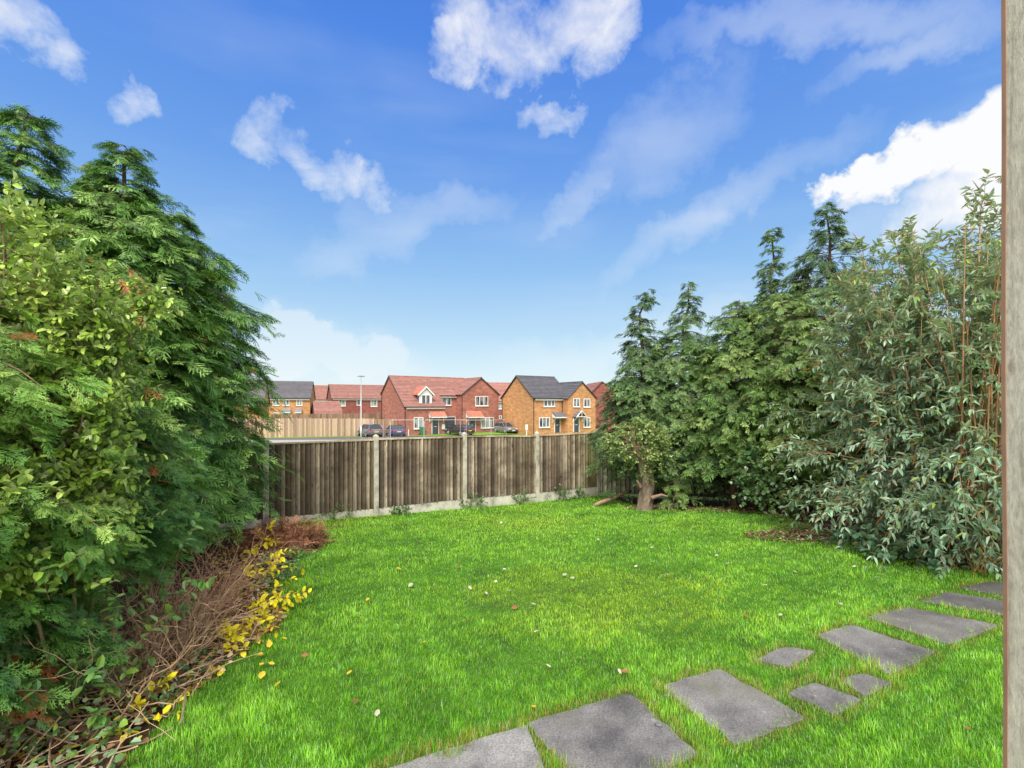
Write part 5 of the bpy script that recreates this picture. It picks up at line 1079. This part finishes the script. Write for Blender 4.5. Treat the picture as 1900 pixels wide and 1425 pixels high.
    V=[(-hw*.83,a0,zb_),(hw*.83,a0,zb_),(hw*.68,a1,zt),(-hw*.68,a1,zt),(-hw*.82,c0,zb_+.03),(hw*.82,c0,zb_+.03),(hw*.68,c1,zt),(-hw*.68,c1,zt)]
    g.add(V,[[0,1,2,3],[5,4,7,6],[1,5,6,2],[4,0,3,7],[3,2,6,7]]); g.build('window_glass',M['car_glass'],t)
    wr=.35 if suv else .325
    for s in (-1,1):
        for f in (-.305,.30):
            g=G(); yy=f*Lc; tubes(g,[[(s*(hw-.24),yy,wr),(s*(hw-.01),yy,wr),(s*(hw+.005),yy,wr)]],[wr,wr,wr*.9],18); w_=g.build('wheel',M['tyre'],t)
            g=G(); a=np.arange(5)*2*np.pi/5; tubes(g,[[(s*(hw+.012),yy,wr),(s*(hw+.012),yy+math.cos(q)*wr*.35,wr+math.sin(q)*wr*.35),(s*(hw+.01),yy+math.cos(q)*wr*.68,wr+math.sin(q)*wr*.68)] for q in a],[.05,.035,.03],4)
            P=[[(s*(hw+.01),yy+math.cos(q)*wr*.7,wr+math.sin(q)*wr*.7) for q in np.linspace(0,2*np.pi,17)]]; tubes(g,P,.02,4); g.build('rim',M['rim'],w_)
    g=G(); 
    for s in (-1,1):
        g2=G(); g2.box(min(s*hw*.45,s*hw*.88),max(s*hw*.45,s*hw*.88),.478*Lc,.505*Lc,bt-.16,bt-.04); g2.build('tail_lamp',M['lamp_red'],t,bevel=.02)
        g2=G(); g2.box(min(s*hw*.45,s*hw*.84),max(s*hw*.45,s*hw*.84),-.497*Lc,-.46*Lc,.60,.72); g2.build('headlight',M['lamp_white'],t,bevel=.02)
        g2=G(); g2.box(min(s*hw*.98,s*(hw*.98+.17)),max(s*hw*.98,s*(hw*.98+.17)),-.13*Lc,-.10*Lc,bt-.0,bt+.12); g2.build('wing_mirror',paintm,t,bevel=.02)
    g=G(); g.box(-hw*.75,hw*.75,.47*Lc,.503*Lc,.24,.42); g.box(-hw*.75,hw*.75,-.505*Lc,-.47*Lc,.22,.50); g.build('bumper',M['trim'],t,bevel=.02)
    g=G(); g.box(-.26,.26,.505*Lc,.512*Lc,.60,.71); g.build('number_plate',M['plate_y'],t)
    g=G(); g.box(-.26,.26,-.515*Lc,-.506*Lc,.36,.47); g.build('number_plate',M['plate_w'],t)
    return t
def cpos(px,D): return (px-HX)*D/F,D
x,y=cpos(686,58.5); car('grey coupe-backed sport utility car parked by the timber fence, seen from behind',x,y,R(180+36),paint('grey_paint',(.16,.16,.18)),'suv',4.7,1.95,1.58)
x,y=cpos(733,60.5); car('blue saloon parked between the grey car and the dormer house, seen from behind',x,y,R(180+26),paint('blue_paint',(.05,.08,.22)),'saloon',4.7,1.85,1.45)
x,y=cpos(853,64.0); car('black saloon parked across the garage door of the dormer house',x,y,R(180+42),paint('black_paint',(.03,.025,.028)),'saloon',4.6,1.84,1.43)
x,y=cpos(938,68.5); car('grey hatchback nosing out of the gap between the dormer house and the buff brick house',x,y,R(32),paint('silver_grey_paint',(.24,.24,.26)),'hatch',4.3,1.8,1.5)
# --- dry weeds along the far verge
r=np.random.default_rng(140); g=G(); n=2600; xx=r.uniform(-16,6,n); yy=42.6+(xx+14)*.11+r.uniform(-.8,.8,n); S0=np.stack([xx,yy,hz(xx,yy)],-1); D=nrm(np.stack([r.normal(0,.3,n),r.normal(0,.3,n),np.ones(n)],-1)); f=np.linspace(0,1,4)[None,:,None]
hh=(.35+.3*lump(np.stack([xx,yy,yy*0],-1),.25,4))*r.uniform(.3,1.3,n); tubes(g,S0[:,None,:]+D[:,None,:]*np.maximum(.08,hh)[:,None,None]*f,np.linspace(.012,.005,4),3,np.array([(.40,.30,.22)])*r.uniform(.5,1.2,(n,1)))
o=g.build('dry_weeds',M['twig']); setp(o,'thin dry brown weeds along the far road edge above the fence top','weeds',kind='stuff')
# ------------------------------------------------------------------ camera, sun, sky
cam=bpy.data.cameras.new('camera'); co=bpy.data.objects.new('camera',cam); COL.objects.link(co)
co.location=(0,0,CZ); co.rotation_euler=(R(90),0,0); cam.sensor_width=36; cam.lens=F/1900*36
cam.shift_y=(HY-712.5)/1900; cam.clip_end=20000; cam.clip_start=.05; sc.camera=co
SUN_EL=R(50); SUN_AZ=R(-171)      # azimuth clockwise from +Y; behind the camera and to the left
sd=np.array([math.sin(SUN_AZ)*math.cos(SUN_EL),math.cos(SUN_AZ)*math.cos(SUN_EL),math.sin(SUN_EL)])
sl=bpy.data.lights.new('sun','SUN'); sl.energy=4.6; sl.angle=R(30); sl.color=(1,.965,.91)
so=bpy.data.objects.new('sun',sl); COL.objects.link(so)
from mathutils import Vector
so.rotation_euler=Vector(sd).to_track_quat('Z','Y').to_euler(); so.location=(-5,-5,20)
w=bpy.data.worlds.new('World'); sc.world=w; w.use_nodes=True; nt=w.node_tree; nt.nodes.clear()
out=nt.nodes.new('ShaderNodeOutputWorld'); bg=nt.nodes.new('ShaderNodeBackground'); L(nt,bg.outputs[0],out.inputs[0])
sky=N(nt,'TexSky',sky_type='NISHITA'); sky.sun_disc=False; sky.sun_elevation=SUN_EL; sky.sun_rotation=SUN_AZ; sky.air_density=1; sky.dust_density=.6; sky.ozone_density=2
tc=N(nt,'TexCoord'); dirv=tc.outputs['Generated']
sp=N(nt,'SeparateXYZ'); L(nt,dirv,sp.inputs[0])
def mth(op,a,b=None,c=None,clamp=False):
    n=N(nt,'Math',operation=op); n.use_clamp=clamp
    for i,v in enumerate((a,b,c)):
        if v is None: continue
        if isinstance(v,(int,float)): n.inputs[i].default_value=v
        else: L(nt,v,n.inputs[i])
    return n.outputs[0]
el=sp.outputs[2]
# Nishita sky, graded to the deep clear blue of the photograph
grade=ramp(nt,el,[(0,(1.0,1.0,1.0)),(.06,(.85,.93,1.0)),(.2,(.50,.68,.95)),(.38,(.35,.52,.90)),(.66,(.21,.37,.80)),(1,(.2,.34,.75))])
base=mixc(nt,1.0,sky.outputs[0],(.135,.135,.135),'MULTIPLY')
SKYF=[(0,(.84,.95,.98)),(.05,(.74,.90,.97)),(.13,(.55,.78,.95)),(.26,(.33,.59,.93)),(.42,(.17,.39,.88)),(.62,(.088,.265,.83)),(1,(.04,.14,.55))]
flat=ramp(nt,el,SKYF)
skyc=mixc(nt,.9,mixc(nt,1.0,base,grade,'MULTIPLY'),flat)
# warped noise for cloud texture
def vmath(op,a,b):
    n=N(nt,'VectorMath',operation=op)
    for i,v in enumerate((a,b)):
        if isinstance(v,tuple): n.inputs[i].default_value=v
        else: L(nt,v,n.inputs[i])
    return n.outputs[0]
nz=N(nt,'TexNoise'); nz.inputs['Scale'].default_value=8.5; nz.inputs['Detail'].default_value=9; nz.inputs['Roughness'].default_value=.62; nz.inputs['Distortion'].default_value=.35; L(nt,dirv,nz.inputs['Vector'])
nlo=noise(nt,3.2,3,.5,dirv)
mp=N(nt,'Mapping'); mp.inputs['Rotation'].default_value=(0,R(-32),0); mp.inputs['Scale'].default_value=(1.2,2,7); L(nt,dirv,mp.inputs[0])
nst=noise(nt,1.7,5,.5,mp.outputs[0],.2)
wf=N(nt,'TexNoise'); wf.inputs['Scale'].default_value=4.5; wf.inputs['Detail'].default_value=6; wf.inputs['Roughness'].default_value=.6; L(nt,dirv,wf.inputs['Vector'])
wv=vmath('MULTIPLY',vmath('SUBTRACT',wf.outputs['Color'],(.5,.5,.5)),(.30,.30,.30))
dw=vmath('ADD',dirv,wv); dwn=N(nt,'VectorMath',operation='NORMALIZE'); L(nt,dw,dwn.inputs[0]); dwo=dwn.outputs[0]
def cdir(px,py):
    v=np.array([(px-HX)/F,1,(HY-py)/F]); return v/np.linalg.norm(v)
def blob(px,py,ra,rb,ang,warp=True):
    """elliptical patch of cloud around one direction of the sky; radii in radians, ang = tilt upward to the right"""
    d=cdir(px,py); e=np.cross(d,[0,0,1.]); e/=np.linalg.norm(e); u=np.cross(e,d)
    a=R(ang); e2=e*math.cos(a)+u*math.sin(a); u2=-e*math.sin(a)+u*math.cos(a)
    src=dwo if warp else dirv
    def dot(v,s):
        n=N(nt,'VectorMath',operation='DOT_PRODUCT'); L(nt,src,n.inputs[0]); n.inputs[1].default_value=tuple(v/s); return n.outputs['Value']
    A=dot(e2,ra); B=dot(u2,rb); q=mth('ADD',mth('MULTIPLY',A,A),mth('MULTIPLY',B,B))
    fr=N(nt,'VectorMath',operation='DOT_PRODUCT'); L(nt,dirv,fr.inputs[0]); fr.inputs[1].default_value=tuple(d)
    return mth('MULTIPLY',mth('SUBTRACT',1.0,q,clamp=True),mth('GREATER_THAN',fr.outputs['Value'],.3))
def mx(l):
    o=l[0]
    for z in l[1:]: o=mth('MAXIMUM',o,z)
    return o
CL_HARD=[(985,70,.16,.085,8),(880,115,.09,.045,25),(1025,215,.08,.04,-15),(1090,90,.05,.09,0),
         (465,262,.09,.07,-35),(580,305,.13,.065,-30),(662,345,.08,.07,-50),
         (215,110,.055,.045,50),(10,20,.06,.05,20)]
CL_SOLID=[(1570,345,.07,.03,25),(1680,300,.10,.05,30),(1800,262,.10,.06,30),(1880,300,.12,.07,20),(2080,250,.28,.13,20)]
CL_SOFT=[(590,640,.13,.08,0),(590,640,.11,.06,0),(670,680,.13,.05,0),(1720,400,.2,.08,15),(1400,590,.14,.08,10),(1100,350,.12,.035,35),(1310,400,.26,.045,22),(1230,270,.16,.08,25),
         (1500,60,.3,.04,-8),(1100,640,.30,.07,12),(760,420,.25,.06,20),(1650,90,.12,.03,10)]
hard=mx([blob(*c) for c in CL_HARD]); soft=mx([blob(*c) for c in CL_SOFT]); solid=mx([blob(*c) for c in CL_SOLID])
nf=nz.outputs['Fac']
hd=mth('MULTIPLY',mth('SUBTRACT',mth('ADD',mth('MULTIPLY',hard,.80),mth('MULTIPLY',nf,2.1)),1.30),1.0,clamp=True)
hd=mth('MULTIPLY',hd,mth('MULTIPLY',hard,2.6,clamp=True))
hs=mth('MULTIPLY',mth('SUBTRACT',mth('ADD',mth('MULTIPLY',solid,1.1),mth('MULTIPLY',nf,1.0)),.75),1.9,clamp=True)
hd=mth('MAXIMUM',hd,mth('MULTIPLY',hs,mth('MULTIPLY',solid,5,clamp=True)))
sf_=mth('MULTIPLY',soft,mth('ADD',.45,mth('MULTIPLY',mth('SUBTRACT',nst,.35),1.4,clamp=True)))
# thin high veil and small scattered scraps everywhere else in the sky
veil=mth('MULTIPLY',mth('MULTIPLY',mth('SUBTRACT',nst,.45,clamp=True),.5),mth('MULTIPLY',mth('SUBTRACT',nlo,.38,clamp=True),4.0,clamp=True))
bk=mth('MULTIPLY',mth('SUBTRACT',mth('MULTIPLY',sp.outputs[1],-1.0),-.02),3.0,clamp=True)
hi_=mth('MULTIPLY',mth('SUBTRACT',el,.72,clamp=True),6.0,clamp=True)
fill_deck=mth('MULTIPLY',mth('MAXIMUM',bk,hi_),mth('MULTIPLY',mth('SUBTRACT',nf,.30,clamp=True),5.0,clamp=True))
behind=mth('MULTIPLY',fill_deck,.9)
lowc=mx([blob(*c) for c in [(585,625,.09,.055,0),(640,655,.11,.05,0),(540,660,.09,.05,0)]])
lowc=mth('MULTIPLY',mth('MULTIPLY',mth('SUBTRACT',mth('ADD',lowc,mth('MULTIPLY',nf,.5)),.30,clamp=True),1.8,clamp=True),mth('MULTIPLY',lowc,2.5,clamp=True))
cl=mx([mth('MULTIPLY',lowc,.42),mth('MULTIPLY',hd,.97),mth('MULTIPLY',sf_,.40),veil,behind])
shade=ramp(nt,nlo,[(.3,(.94,.97,1.0)),(.5,(1.0,1.0,1.0))])
thin=mixc(nt,mth('MULTIPLY',cl,1.6,clamp=True),(.88,.97,1.0),shade)
col=mixc(nt,cl,skyc,thin)
col=mixc(nt,fill_deck,col,(1.75,1.68,1.55))   # added unseen fill light, a bright deck overhead and behind the house
low=mth('MULTIPLY',mth('SUBTRACT',.0,el,clamp=True),8,clamp=True)
col=mixc(nt,low,col,(.25,.27,.2))
L(nt,col,bg.inputs[0]); bg.inputs[1].default_value=1.0
try:
    w.cycles.sampling_method='MANUAL'; w.cycles.sample_map_resolution=512
except Exception: pass
sc.view_settings.view_transform='Standard'; sc.view_settings.look='None'; sc.view_settings.exposure=0; sc.view_settings.gamma=1
sc.render.film_transparent=False
sc.cycles.use_denoising=True
sc.cycles.max_bounces=6; sc.cycles.diffuse_bounces=3; sc.cycles.glossy_bounces=2; sc.cycles.transmission_bounces=3; sc.cycles.transparent_max_bounces=4
